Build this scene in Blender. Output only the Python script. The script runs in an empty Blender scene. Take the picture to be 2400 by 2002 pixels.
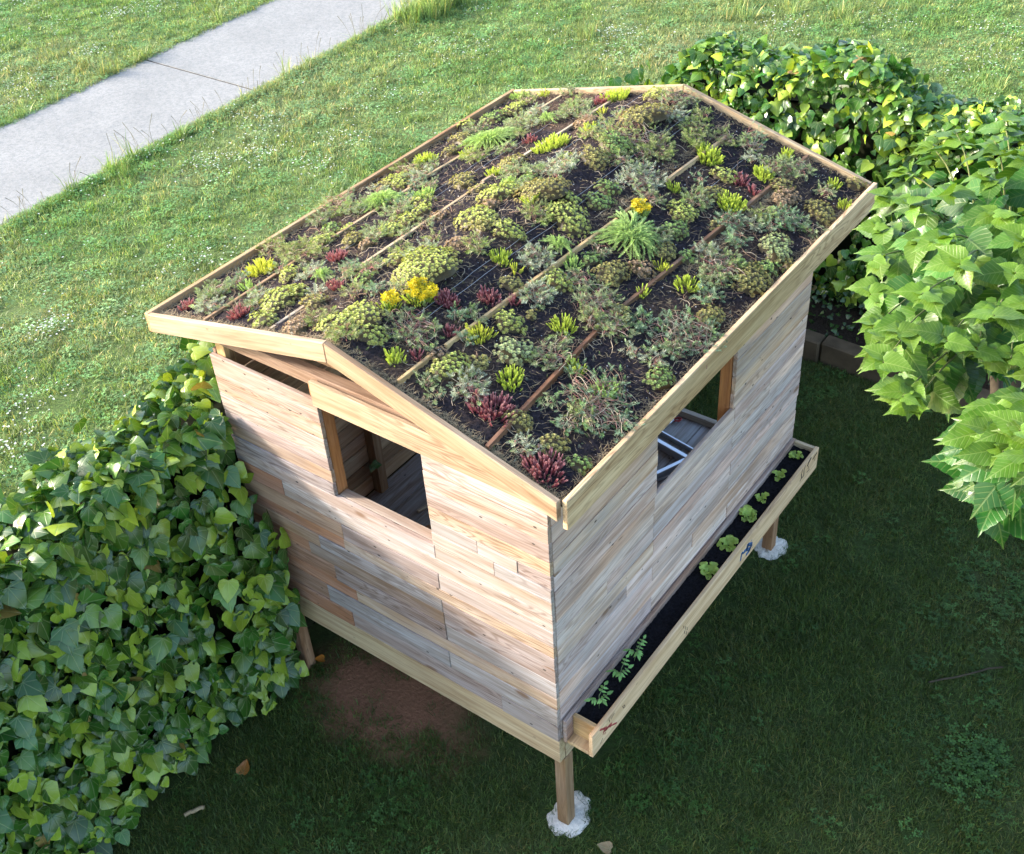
import bpy, bmesh, math, random
import numpy as np
from mathutils import Vector, Matrix

rng = np.random.default_rng(7)
random.seed(7)
scene = bpy.context.scene
COL = scene.collection

# ------------------------------------------------------------------ camera, sky, sun, exposure
CAM_LOC = np.array([1.9662, -2.6383, 5.3488])
CAM_ROT = (0.88822, 0.05608, 0.62955)
FPX = 2708.6                       # focal length in pixels of the 2400 x 2002 photograph
cam_d = bpy.data.cameras.new('camera')
cam_d.sensor_fit = 'HORIZONTAL'
cam_d.sensor_width = 36.0
cam_d.lens = FPX * 36.0 / 2400.0
cam_d.clip_start = 0.05
cam_d.clip_end = 400
cam = bpy.data.objects.new('camera', cam_d)
cam.location = CAM_LOC
cam.rotation_euler = CAM_ROT
COL.objects.link(cam)
scene.camera = cam

SUN_EL = math.radians(22.5)
SUN_PHI = math.radians(28.0)       # the light travels towards (cos phi, sin phi)
light_dir = Vector((math.cos(SUN_PHI) * math.cos(SUN_EL), math.sin(SUN_PHI) * math.cos(SUN_EL), -math.sin(SUN_EL)))
world = bpy.data.worlds.new('World')
scene.world = world
world.use_nodes = True
wn = world.node_tree
wn.nodes.clear()
w_out = wn.nodes.new('ShaderNodeOutputWorld')
w_bg = wn.nodes.new('ShaderNodeBackground')
w_sky = wn.nodes.new('ShaderNodeTexSky')
w_sky.sky_type = 'NISHITA'
w_sky.sun_disc = False
w_sky.sun_elevation = SUN_EL
w_sky.sun_rotation = math.atan2(-light_dir.x, -light_dir.y)
w_sky.air_density = 1.0
w_sky.dust_density = 2.0
w_bg.inputs['Strength'].default_value = 0.15
wn.links.new(w_sky.outputs[0], w_bg.inputs[0])
wn.links.new(w_bg.outputs[0], w_out.inputs[0])
sun_d = bpy.data.lights.new('sun', 'SUN')
sun_d.energy = 2.0
sun_d.angle = math.radians(5.0)
sun_d.color = (1.0, 0.92, 0.82)
sun = bpy.data.objects.new('sun', sun_d)
sun.rotation_euler = light_dir.to_track_quat('-Z', 'Y').to_euler()
sun.location = (-6, -6, 9)
COL.objects.link(sun)
scene.view_settings.view_transform = 'Standard'
scene.view_settings.look = 'None'
scene.view_settings.gamma = 1.0
scene.view_settings.exposure = 2.25
scene.view_settings.use_curve_mapping = False

# ------------------------------------------------------------------ photo pixel -> place
R3 = np.array(cam.rotation_euler.to_matrix())
def ray(u, v):
    return R3 @ np.array([(u - 1200.0) / FPX, -(v - 1001.0) / FPX, -1.0])
def at(u, v, z=0.0):
    r = ray(u, v); return CAM_LOC + r * ((z - CAM_LOC[2]) / r[2])
def atx(u, v, x):
    r = ray(u, v); return CAM_LOC + r * ((x - CAM_LOC[0]) / r[0])
def aty(u, v, y):
    r = ray(u, v); return CAM_LOC + r * ((y - CAM_LOC[1]) / r[1])
def pix(P):
    q = (np.atleast_2d(P) - CAM_LOC) @ R3
    return np.stack([1200 + FPX * q[:, 0] / -q[:, 2], 1001 - FPX * q[:, 1] / -q[:, 2]], 1), -q[:, 2]

# ------------------------------------------------------------------ object helpers
def tag(o, label=None, cat=None, group=None, kind=None):
    if label: o['label'] = label
    if cat: o['category'] = cat
    if group: o['group'] = group
    if kind: o['kind'] = kind
    return o
def wmat(o):
    return o.matrix_basis.copy() if o.parent is None else wmat(o.parent) @ o.matrix_parent_inverse @ o.matrix_basis
def link(o, parent=None):
    """Link; a child keeps the world placement it was given."""
    COL.objects.link(o)
    if parent is not None:
        o.parent = parent
        o.matrix_parent_inverse = wmat(parent).inverted()
    return o
def empty(name, loc=(0, 0, 0)):
    o = bpy.data.objects.new(name, None)
    o.location = loc
    o.empty_display_size = 0.1
    return link(o)
def mesh_np(name, V, F, mat, colors=None, uvs=None, smooth=False):
    """V (n,3), F (m,k) all faces with k corners; colors per vertex (n,3); uvs per vertex (n,2)"""
    V = np.asarray(V, np.float32); F = np.asarray(F, np.int32)
    me = bpy.data.meshes.new(name)
    k = F.shape[1]
    me.vertices.add(len(V)); me.vertices.foreach_set('co', V.ravel())
    me.loops.add(F.size); me.loops.foreach_set('vertex_index', F.ravel())
    me.polygons.add(len(F))
    me.polygons.foreach_set('loop_start', np.arange(0, F.size, k, dtype=np.int32))
    me.polygons.foreach_set('loop_total', np.full(len(F), k, np.int32))
    if smooth: me.polygons.foreach_set('use_smooth', np.ones(len(F), bool))
    if colors is not None:
        a = me.color_attributes.new('Col', 'FLOAT_COLOR', 'POINT')
        c = np.ones((len(V), 4), np.float32); c[:, :3] = colors
        a.data.foreach_set('color', c.ravel())
    if uvs is not None:
        l = me.uv_layers.new(name='UVMap')
        l.data.foreach_set('uv', np.asarray(uvs, np.float32)[F.ravel()].ravel())
    if mat: me.materials.append(mat)
    me.update(calc_edges=True)
    return me
def obj(name, me, parent=None, loc=None):
    o = bpy.data.objects.new(name, me)
    if loc is not None: o.location = loc
    return link(o, parent)

# ------------------------------------------------------------------ material helpers
class NT:
    def __init__(s, name):
        s.m = bpy.data.materials.new(name); s.m.use_nodes = True
        s.t = s.m.node_tree; s.t.nodes.clear()
        s.out = s.n('OutputMaterial')
    def n(s, typ, **kw):
        nd = s.t.nodes.new('ShaderNode' + typ)
        for k, v in kw.items(): setattr(nd, k, v)
        return nd
    def l(s, a, b): s.t.links.new(a, b)
    def put(s, sock, v):
        if hasattr(v, 'is_linked'): s.l(v, sock)
        else: sock.default_value = v
    def math(s, op, a, b=0.0, c=None):
        nd = s.n('Math', operation=op); s.put(nd.inputs[0], a); s.put(nd.inputs[1], b)
        if c is not None: s.put(nd.inputs[2], c)
        return nd.outputs[0]
    def vec(s, op, a, b):
        nd = s.n('VectorMath', operation=op); s.put(nd.inputs[0], a); s.put(nd.inputs[1], b); return nd.outputs[0]
    def noise(s, vec, scale, detail=3.0, rough=0.55, dist=0.0):
        nd = s.n('TexNoise'); s.l(vec, nd.inputs['Vector'])
        nd.inputs['Scale'].default_value = scale; nd.inputs['Detail'].default_value = detail
        nd.inputs['Roughness'].default_value = rough; nd.inputs['Distortion'].default_value = dist
        return nd.outputs[0]
    def voro(s, vec, scale):
        nd = s.n('TexVoronoi'); s.l(vec, nd.inputs['Vector']); nd.inputs['Scale'].default_value = scale; return nd
    def remap(s, x, a, b, c=0.0, d=1.0):
        nd = s.n('MapRange'); nd.clamp = True; s.put(nd.inputs[0], x)
        for i, v in enumerate((a, b, c, d)): nd.inputs[i + 1].default_value = v
        return nd.outputs[0]
    def mix(s, f, a, b, blend='MIX'):
        nd = s.n('Mix', data_type='RGBA', blend_type=blend)
        s.put(nd.inputs[0], f)
        s.put(nd.inputs[6], a if hasattr(a, 'is_linked') else (*a, 1) if len(a) == 3 else a)
        s.put(nd.inputs[7], b if hasattr(b, 'is_linked') else (*b, 1) if len(b) == 3 else b)
        return nd.outputs[2]
    def ramp(s, x, stops):
        nd = s.n('ValToRGB'); s.l(x, nd.inputs[0]); e = nd.color_ramp.elements
        e[0].position = stops[0][0]; e[0].color = (*stops[0][1], 1)
        e[1].position = stops[-1][0]; e[1].color = (*stops[-1][1], 1)
        for p, c in stops[1:-1]:
            k = e.new(p); k.color = (*c, 1)
        return nd.outputs[0]
    def bump(s, h, strength=0.3, dist=0.004):
        nd = s.n('Bump'); nd.inputs['Strength'].default_value = strength; nd.inputs['Distance'].default_value = dist
        s.l(h, nd.inputs['Height']); return nd.outputs[0]
    def pbsdf(s, col, rough=0.8, spec=0.3, normal=None, metal=0.0):
        p = s.n('BsdfPrincipled'); s.put(p.inputs['Base Color'], col if hasattr(col, 'is_linked') else (*col, 1))
        s.put(p.inputs['Roughness'], rough); p.inputs['Specular IOR Level'].default_value = spec
        p.inputs['Metallic'].default_value = metal
        if normal is not None: s.l(normal, p.inputs['Normal'])
        return p.outputs[0]
    def done(s, sh): s.l(sh, s.out.inputs[0]); return s.m

def wood_mat(name, weather=0.3, specks=1.0, ring=0.5, scale=1.0):
    """Sawn board: grain along local X, tone from the object's own colour."""
    t = NT(name)
    oi = t.n('ObjectInfo'); tc = t.n('TexCoord')
    rv = t.n('CombineXYZ')
    t.l(t.math('MULTIPLY', oi.outputs['Random'], 41.0), rv.inputs[0])
    t.l(t.math('MULTIPLY', oi.outputs['Random'], 17.3), rv.inputs[1])
    t.l(t.math('MULTIPLY', oi.outputs['Random'], 7.7), rv.inputs[2])
    P = t.vec('ADD', tc.outputs['Object'], rv.outputs[0])
    fig = t.noise(t.vec('MULTIPLY', P, (1.3 * scale, 13.0, 13.0)), 1.0, 2.0, 0.45, 0.25)
    rings = t.math('SINE', t.math('MULTIPLY', fig, 95.0))
    rings = t.remap(rings, -0.1, 1.0)
    rmask = t.remap(t.noise(t.vec('MULTIPLY', P, (0.8, 4.0, 4.0)), 1.0, 1.0), 0.38, 0.62)
    rings = t.math('MULTIPLY', rings, rmask)
    fine = t.noise(t.vec('MULTIPLY', P, (4.0, 95.0, 95.0)), 1.0, 4.0, 0.65)
    mid = t.noise(t.vec('MULTIPLY', P, (1.6, 22.0, 22.0)), 1.0, 3.0, 0.6)
    grey = t.remap(t.noise(t.vec('MULTIPLY', P, (1.7, 8.0, 8.0)), 1.0, 4.0, 0.6), 0.42, 0.66)
    base = oi.outputs['Color']
    c = t.mix(t.math('MULTIPLY', grey, weather), base, (0.45, 0.405, 0.40))
    c = t.mix(t.remap(mid, 0.35, 0.7), c, t.mix(1.0, c, (0.66, 0.56, 0.48), 'MULTIPLY'))
    c = t.mix(t.math('MULTIPLY', rings, ring), c, t.mix(1.0, c, (0.44, 0.36, 0.31), 'MULTIPLY'))
    c = t.mix(t.remap(fine, 0.42, 0.72, 0.0, 0.6), c, t.mix(1.0, c, (0.55, 0.48, 0.44), 'MULTIPLY'))
    # knots
    kv = t.voro(t.vec('MULTIPLY', P, (2.6, 7.0, 7.0)), 1.0)
    ks = t.n('SeparateColor'); t.l(kv.outputs['Color'], ks.inputs[0])
    kd = t.math('ADD', kv.outputs['Distance'], t.math('MULTIPLY', mid, 0.10))
    kn = t.math('MULTIPLY', t.remap(kd, 0.12, 0.19, 1.0, 0.0), t.math('GREATER_THAN', ks.outputs[0], 0.62))
    c = t.mix(t.math('MULTIPLY', kn, 0.75), c, (0.17, 0.085, 0.04))
    # old nail holes, stretched a little along the grain
    nv = t.voro(t.vec('MULTIPLY', P, (9.0, 17.0, 17.0)), 1.0)
    ns = t.n('SeparateColor'); t.l(nv.outputs['Color'], ns.inputs[0])
    nh = t.math('MULTIPLY', t.remap(nv.outputs['Distance'], 0.07, 0.105, 1.0, 0.0), t.math('GREATER_THAN', ns.outputs[1], 0.45))
    nh2v = t.voro(t.vec('MULTIPLY', P, (3.2, 30.0, 30.0)), 1.0)
    n2s = t.n('SeparateColor'); t.l(nh2v.outputs['Color'], n2s.inputs[0])
    cr = t.math('MULTIPLY', t.remap(nh2v.outputs['Distance'], 0.05, 0.10, 1.0, 0.0), t.math('GREATER_THAN', n2s.outputs[2], 0.80))
    nh = t.math('MULTIPLY', t.math('MAXIMUM', nh, cr), specks)
    c = t.mix(t.math('MULTIPLY', nh, 0.85), c, (0.035, 0.026, 0.02))
    h = t.math('SUBTRACT', t.math('ADD', t.math('MULTIPLY', fine, 0.6), t.math('MULTIPLY', mid, 0.5)), t.math('ADD', t.math('MULTIPLY', rings, 0.35), nh))
    return t.done(t.pbsdf(c, t.remap(mid, 0.2, 0.8, 0.62, 0.85), 0.28, t.bump(h, 0.5, 0.003)))

def plant_mat(name, trans=0.25, rough=0.5, spec=0.35, bumpy=True):
    """Colour comes from the mesh attribute Col times the object's colour."""
    t = NT(name)
    a = t.n('Attribute', attribute_name='Col'); oi = t.n('ObjectInfo'); g = t.n('NewGeometry')
    n = t.noise(g.outputs['Position'], 55.0, 2.0)
    c = t.mix(1.0, a.outputs['Color'], oi.outputs['Color'], 'MULTIPLY')
    c = t.mix(t.remap(n, 0.3, 0.7, 0.0, 0.5), c, t.mix(1.0, c, (0.62, 0.66, 0.6), 'MULTIPLY'))
    p = t.pbsdf(c, rough, spec)
    tr = t.n('BsdfTranslucent'); t.l(t.mix(1.0, c, (1.1, 1.15, 0.55), 'MULTIPLY'), tr.inputs[0])
    mx = t.n('MixShader'); mx.inputs[0].default_value = trans
    t.l(p, mx.inputs[1]); t.l(tr.outputs[0], mx.inputs[2])
    return t.done(mx.outputs[0])

def leaf_mat(name, veins, trans=0.3, rough=0.32, spec=0.5, vein_col=(0.5, 0.55, 0.25), vein_amt=0.35):
    """UV: x across the blade (0.5 = midrib), y from the stalk (0) to the tip (1)."""
    t = NT(name)
    a = t.n('Attribute', attribute_name='Col'); oi = t.n('ObjectInfo'); g = t.n('NewGeometry')
    uv = t.n('UVMap'); uv.uv_map = 'UVMap'
    s = t.n('SeparateXYZ'); t.l(uv.outputs[0], s.inputs[0])
    u = t.math('SUBTRACT', s.outputs[0], 0.5); v = s.outputs[1]
    au = t.math('ABSOLUTE', u)
    mid = t.remap(au, 0.006, 0.022, 1.0, 0.0)
    if veins == 'palmate':
        ang = t.math('ARCTAN2', u, t.math('SUBTRACT', v, 0.05))
        rad = t.math('SQRT', t.math('ADD', t.math('MULTIPLY', u, u), t.math('MULTIPLY', v, v)))
        fr = t.math('ABSOLUTE', t.math('SUBTRACT', t.math('FRACT', t.math('ADD', t.math('MULTIPLY', ang, 1.45), 0.5)), 0.5))
        vn = t.remap(t.math('MULTIPLY', fr, rad), 0.012, 0.04, 1.0, 0.0)
    else:
        fr = t.math('ABSOLUTE', t.math('SUBTRACT', t.math('FRACT', t.math('SUBTRACT', t.math('MULTIPLY', v, 8.0), t.math('MULTIPLY', au, 7.0))), 0.5))
        vn = t.remap(fr, 0.03, 0.12, 1.0, 0.0)
    vn = t.math('MAXIMUM', mid, t.math('MULTIPLY', vn, 0.75))
    n = t.noise(g.outputs['Position'], 22.0, 3.0)
    c = t.mix(1.0, a.outputs['Color'], oi.outputs['Color'], 'MULTIPLY')
    c = t.mix(t.remap(n, 0.35, 0.7, 0.0, 0.55), c, t.mix(1.0, c, (0.6, 0.72, 0.62), 'MULTIPLY'))
    c = t.mix(t.math('MULTIPLY', vn, vein_amt), c, t.mix(0.5, c, vein_col))
    h = t.math('ADD', t.math('MULTIPLY', vn, -1.0), t.math('MULTIPLY', n, 0.8))
    p = t.pbsdf(c, rough, spec, t.bump(h, 0.28, 0.003))
    tr = t.n('BsdfTranslucent'); t.l(t.mix(1.0, c, (1.25, 1.2, 0.45), 'MULTIPLY'), tr.inputs[0])
    mx = t.n('MixShader'); mx.inputs[0].default_value = trans
    t.l(p, mx.inputs[1]); t.l(tr.outputs[0], mx.inputs[2])
    return t.done(mx.outputs[0])

def plain_mat(name, col, rough=0.7, spec=0.3, metal=0.0, nscale=30.0, var=0.25, bump=0.2):
    t = NT(name); tc = t.n('TexCoord')
    n = t.noise(tc.outputs['Object'], nscale, 4.0)
    c = t.mix(t.remap(n, 0.3, 0.7, 0.0, var), col, tuple(x * 0.45 for x in col))
    return t.done(t.pbsdf(c, rough, spec, t.bump(n, bump, 0.003), metal))

def grass_mat():
    t = NT('grass_blade')
    g = t.n('NewGeometry'); oi = t.n('ObjectInfo'); a = t.n('Attribute', attribute_name='Col')
    P = g.outputs['Position']
    n1 = t.noise(P, 0.9, 4.0, 0.6); n2 = t.noise(P, 4.5, 3.0, 0.6); n3 = t.noise(P, 0.28, 2.0)
    c = t.ramp(n1, [(0.30, (0.070, 0.125, 0.026)), (0.48, (0.088, 0.150, 0.034)), (0.62, (0.115, 0.168, 0.047)), (0.75, (0.140, 0.175, 0.060))])
    c = t.mix(t.remap(n2, 0.5, 0.72, 0.0, 0.6), c, (0.055, 0.120, 0.030))
    # garden lawn behind the hedge is a deeper, finer turf than the meadow outside it
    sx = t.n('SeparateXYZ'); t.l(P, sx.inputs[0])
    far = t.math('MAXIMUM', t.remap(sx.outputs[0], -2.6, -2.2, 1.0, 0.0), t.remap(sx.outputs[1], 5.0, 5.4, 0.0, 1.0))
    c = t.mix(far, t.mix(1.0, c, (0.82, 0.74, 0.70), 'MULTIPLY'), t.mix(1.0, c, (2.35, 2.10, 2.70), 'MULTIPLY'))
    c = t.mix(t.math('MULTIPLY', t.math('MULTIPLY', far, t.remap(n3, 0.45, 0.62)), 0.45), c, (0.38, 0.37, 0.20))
    rnd = t.remap(oi.outputs['Random'], 0.0, 1.0, 0.60, 1.42)
    c = t.mix(1.0, c, rnd, 'MULTIPLY')
    c = t.mix(1.0, c, a.outputs['Color'], 'MULTIPLY')
    p = t.pbsdf(c, 0.5, 0.3)
    tr = t.n('BsdfTranslucent'); t.l(t.mix(1.0, c, (1.1, 1.15, 0.5), 'MULTIPLY'), tr.inputs[0])
    mx = t.n('MixShader'); mx.inputs[0].default_value = 0.3
    t.l(p, mx.inputs[1]); t.l(tr.outputs[0], mx.inputs[2])
    return t.done(mx.outputs[0])

def turf_mat():
    t = NT('turf_ground'); g = t.n('NewGeometry'); P = g.outputs['Position']
    n1 = t.noise(P, 1.1, 5.0, 0.65); n2 = t.noise(P, 38.0, 4.0, 0.7); n3 = t.noise(P, 0.5, 2.0)
    c = t.ramp(n1, [(0.3, (0.030, 0.055, 0.014)), (0.5, (0.050, 0.078, 0.020)), (0.7, (0.075, 0.090, 0.034))])
    c = t.mix(t.remap(n2, 0.4, 0.7, 0.0, 0.7), c, (0.028, 0.030, 0.014))
    # bare earth and needle litter in front of the hut
    sx = t.n('SeparateXYZ'); t.l(P, sx.inputs[0])
    ex = t.math('DIVIDE', t.math('ADD', sx.outputs[0], 1.28), 0.60); ey = t.math('DIVIDE', t.math('ADD', sx.outputs[1], -0.16), 0.36)
    r = t.math('SQRT', t.math('ADD', t.math('MULTIPLY', ex, ex), t.math('MULTIPLY', ey, ey)))
    r = t.math('ADD', r, t.math('MULTIPLY', t.math('SUBTRACT', n1, 0.5), 1.4))
    c = t.mix(t.remap(r, 0.6, 1.25, 0.9, 0.0), c, t.mix(n2, (0.13, 0.055, 0.032), (0.42, 0.19, 0.11)))
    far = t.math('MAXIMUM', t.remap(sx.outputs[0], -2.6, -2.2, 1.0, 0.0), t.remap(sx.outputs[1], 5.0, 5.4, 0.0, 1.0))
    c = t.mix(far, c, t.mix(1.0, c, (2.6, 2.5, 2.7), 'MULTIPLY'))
    return t.done(t.pbsdf(c, 0.95, 0.1, t.bump(n2, 0.8, 0.02)))

def concrete_path_mat():
    t = NT('path_concrete'); g = t.n('NewGeometry'); P = g.outputs['Position']
    n1 = t.noise(P, 1.3, 5.0, 0.6); n2 = t.noise(P, 26.0, 5.0, 0.8); v = t.voro(P, 60.0)
    c = t.ramp(n1, [(0.3, (0.250, 0.246, 0.232)), (0.55, (0.285, 0.279, 0.262)), (0.75, (0.318, 0.310, 0.292))])
    c = t.mix(t.remap(n2, 0.42, 0.66, 0.0, 0.65), c, (0.125, 0.135, 0.14))
    c = t.mix(t.remap(v.outputs['Distance'], 0.15, 0.35, 0.35, 0.0), c, (0.40, 0.42, 0.44))
    return t.done(t.pbsdf(c, 0.9, 0.2, t.bump(n2, 0.6, 0.006)))

def soil_mat(name, fibre=True, tint=(0.015, 0.0125, 0.015)):
    t = NT(name); g = t.n('NewGeometry'); P = g.outputs['Position']
    n1 = t.noise(P, 2.6, 5.0, 0.65, 0.4); n2 = t.noise(P, 70.0, 4.0, 0.7); n3 = t.noise(t.vec('MULTIPLY', P, (60, 25, 40)), 1.0, 5.0, 0.8, 2.0)
    c = t.mix(t.remap(n2, 0.35, 0.7), tint, tuple(x * 3.2 for x in tint))
    if fibre:
        m = t.math('MULTIPLY', t.remap(n1, 0.48, 0.64), t.remap(n3, 0.35, 0.65, 0.15, 1.0))
        c = t.mix(m, c, t.mix(t.remap(n2, 0.3, 0.7), (0.055, 0.034, 0.024), (0.19, 0.125, 0.08)))
        v = t.voro(P, 52.0); sp = t.n('SeparateColor'); t.l(v.outputs['Color'], sp.inputs[0])
        w = t.math('MULTIPLY', t.remap(v.outputs['Distance'], 0.13, 0.2, 1.0, 0.0), t.math('GREATER_THAN', sp.outputs[0], 0.86))
        c = t.mix(w, c, (0.62, 0.60, 0.56))
    return t.done(t.pbsdf(c, 0.95, 0.12, t.bump(t.math('ADD', n2, n3), 0.9, 0.012)))

M = dict(
    front=wood_mat('board_sawn_pale', 0.60, 1.0, 0.62),
    side=wood_mat('board_weathered_grey', 0.80, 1.1, 0.5),
    fresh=wood_mat('board_fresh_pine', 0.08, 0.4, 0.6),
    beam=wood_mat('beam_timber', 0.15, 0.3, 0.35),
    inner=wood_mat('board_inner', 0.25, 0.8, 0.4),
    brown=wood_mat('batten_brown', 0.10, 0.4, 0.5),
    soil=soil_mat('roof_substrate'), planter_soil=soil_mat('planter_compost', False, (0.006, 0.0055, 0.007)),
    bed_soil=soil_mat('bed_earth', False, (0.016, 0.012, 0.009)),
    plant=plant_mat('stonecrop', 0.18), petal=plant_mat('petal', 0.3, 0.6), dry=plant_mat('dry_stem', 0.0, 0.8, 0.15),
    ivy=leaf_mat('ivy_leaf', 'palmate', 0.22, 0.27, 0.55), mulberry=leaf_mat('mulberry_leaf', 'pinnate', 0.30, 0.34, 0.38, (0.55, 0.62, 0.25), 0.25),
    bark=plain_mat('bark', (0.065, 0.052, 0.036), 0.9, 0.1, 0, 18, 0.7, 0.8), twig=plain_mat('twig', (0.13, 0.15, 0.05), 0.8),
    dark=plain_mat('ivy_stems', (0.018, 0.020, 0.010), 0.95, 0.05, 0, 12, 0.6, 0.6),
    grass=grass_mat(), turf=turf_mat(), path=concrete_path_mat(),
    lime=plain_mat('footing_concrete', (0.84, 0.75, 0.64), 0.95, 0.15, 0, 90, 0.5, 0.7),
    alu=plain_mat('aluminium', (0.62, 0.65, 0.70), 0.35, 0.5, 0.9, 20, 0.2, 0.05),
    kerb=plain_mat('kerb_timber', (0.105, 0.078, 0.050), 0.9, 0.15, 0, 9, 0.8, 0.6),
    red=plain_mat('red_mark', (0.42, 0.075, 0.07), 0.8, 0.2, 0, 40, 0.5, 0.1), blue=plain_mat('blue_mark', (0.075, 0.15, 0.30), 0.8, 0.2, 0, 40, 0.5, 0.1),
    black=plain_mat('black_stamp', (0.025, 0.02, 0.018), 0.85, 0.2, 0, 40, 0.3, 0.1), wire=plain_mat('wire', (0.42, 0.42, 0.43), 0.5, 0.4),
    coir=plain_mat('coir', (0.34, 0.26, 0.155), 0.95, 0.1, 0, 60, 0.6, 0.5), deck=plain_mat('roof_sheet', (0.12, 0.085, 0.05), 0.9, 0.1),
)

# ------------------------------------------------------------------ boards
def board(name, quad, ext, mat, tone, parent, xdir=None, bevel=0.0025, jitter=0.0):
    """Prism: four corners (any planar quad) pushed out by ext; local X follows the grain."""
    q = [Vector(p) for p in quad]; e = Vector(ext)
    x = (Vector(xdir) if xdir else (q[1] - q[0])).normalized()
    nrm = e.normalized(); z = x.cross(nrm).normalized()
    Rm = Matrix((x, nrm, z)).transposed()
    nq = len(q); c = sum(q, Vector()) / nq + e / 2
    inv = Rm.transposed()
    bm = bmesh.new()
    a = [bm.verts.new(inv @ (p - c)) for p in q]; b = [bm.verts.new(inv @ (p + e - c)) for p in q]
    bm.faces.new(a); bm.faces.new(b)
    for i in range(nq): bm.faces.new((a[i], a[(i + 1) % nq], b[(i + 1) % nq], b[i]))
    bmesh.ops.recalc_face_normals(bm, faces=bm.faces)
    if bevel > 0: bmesh.ops.bevel(bm, geom=list(bm.edges), offset=bevel, segments=1, affect='EDGES')
    me = bpy.data.meshes.new(name); bm.to_mesh(me); bm.free(); me.materials.append(mat)
    o = bpy.data.objects.new(name, me)
    M4 = Rm.to_4x4(); M4.translation = c
    o.matrix_world = M4
    o.color = (*tone, 1)
    return link(o, parent)
def box(name, lo, hi, mat, tone, parent, axis='x', bevel=0.0025):
    (x0, y0, z0), (x1, y1, z1) = lo, hi
    if axis == 'x': return board(name, [(x0, y0, z0), (x1, y0, z0), (x1, y0, z1), (x0, y0, z1)], (0, y1 - y0, 0), mat, tone, parent, (1, 0, 0), bevel)
    if axis == 'y': return board(name, [(x0, y0, z0), (x0, y1, z0), (x0, y1, z1), (x0, y0, z1)], (x1 - x0, 0, 0), mat, tone, parent, (0, 1, 0), bevel)
    return board(name, [(x0, y0, z0), (x0, y0, z1), (x1, y0, z1), (x1, y0, z0)], (0, y1 - y0, 0), mat, tone, parent, (0, 0, 1), bevel)
def vary(c, s=0.08):
    k = 1 + random.uniform(-s, s)
    return tuple(max(0.01, x * k * (1 + random.uniform(-s, s) * 0.4)) for x in c)

# roof geometry (top of the rim boards)
XL, XR, XRG = -2.275, 0.080, -1.0657
ZL, ZR, ZRG = 2.4036, 2.3648, 2.6815
YF, YB = -0.046, 2.942
def zrim(x):
    x = np.asarray(x, float)
    return np.where(x < XRG, ZRG + (ZL - ZRG) * (XRG - x) / (XRG - XL), ZRG + (ZR - ZRG) * (x - XRG) / (XR - XRG))

CREAM, HONEY, PINK, GREY, PALE, BROWN = (0.46, 0.37, 0.295), (0.47, 0.355, 0.245), (0.37, 0.295, 0.265), (0.38, 0.355, 0.345), (0.50, 0.43, 0.375), (0.32, 0.23, 0.17)
WARM_GLOW = (0.43, 0.215, 0.115)  # warm glow low on the front wall's left, painted as board colour
PINE, ORANGE = (0.64, 0.47, 0.26), (0.46, 0.21, 0.075)

# ================================================================== ground, path
def sheet(name, pts, z, mat):
    me = bpy.data.meshes.new(name)
    me.from_pydata([(x, y, z) for x, y in pts], [], [tuple(range(len(pts)))])
    me.materials.append(mat)
    return me
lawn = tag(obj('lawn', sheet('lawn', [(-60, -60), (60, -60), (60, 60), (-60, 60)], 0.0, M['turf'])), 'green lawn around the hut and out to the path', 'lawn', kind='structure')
PATH_T = -0.045                                    # the path runs a few degrees off the hut's long side
def path_x(side, y): return (-8.20 if side > 0 else -10.28) + PATH_T * (y - 2.37) * (1.0 if side > 0 else 1.05)
path = tag(obj('path', sheet('path', [(path_x(1, -30), -30), (path_x(1, 40), 40), (path_x(-1, 40), 40), (path_x(-1, -30), -30)], 0.004, M['bed_soil'])), 'pale grey concrete footpath crossing the lawn', 'path', kind='structure')
for k in range(-4, 6):
    y0, y1 = 5.965 + k * 3.76 + 0.014, 5.965 + (k + 1) * 3.76 - 0.014
    P = [(path_x(-1, y0), y0, 0.006), (path_x(1, y0), y0, 0.006), (path_x(1, y1), y1, 0.006), (path_x(-1, y1), y1, 0.006)]
    board('path_slab', P, (0, 0, 0.010), M['path'], (1, 1, 1), path, (0, 1, 0), 0)

# ================================================================== the hut
hut = tag(empty('playhouse'), 'wooden plank playhouse on posts with a planted pitched roof', 'playhouse')
T = 0.022
W0, D = -1.93, 2.469
def hplank(x0, x1, z0, z1, tone, proud=0.0, mat='front', name='plank'):
    dy = random.uniform(-0.003, 0.0025) - proud
    return box(name, (x0 + 0.0012, dy, z0 + 0.0021), (x1 - 0.0012, dy + T, z1 - 0.0021), M[mat], vary(tone, 0.06), hut, 'x', 0.002)
# front wall, left of the opening
for z0, z1, c in [(2.151, 2.281, CREAM), (2.058, 2.151, HONEY), (1.946, 2.058, PALE), (1.868, 1.946, PINK), (1.790, 1.868, HONEY), (1.712, 1.790, GREY)]:
    hplank(W0, -1.237, z0, z1, c)
# right of the opening
for z0, z1, c in [(2.160, 2.262, PALE), (2.060, 2.160, CREAM), (1.953, 2.060, PINK), (1.872, 1.953, HONEY)]:
    hplank(-0.647, 0.0, z0, z1, c)
for (x0, x1, c) in [(-0.647, -0.386, GREY), (-0.386, -0.172, PALE), (-0.172, 0.0, PINK)]: hplank(x0, x1, 1.795, 1.872, c)
for (x0, x1, c) in [(-0.647, -0.30, PALE), (-0.30, 0.0, GREY)]: hplank(x0, x1, 1.712, 1.795, c)
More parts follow.
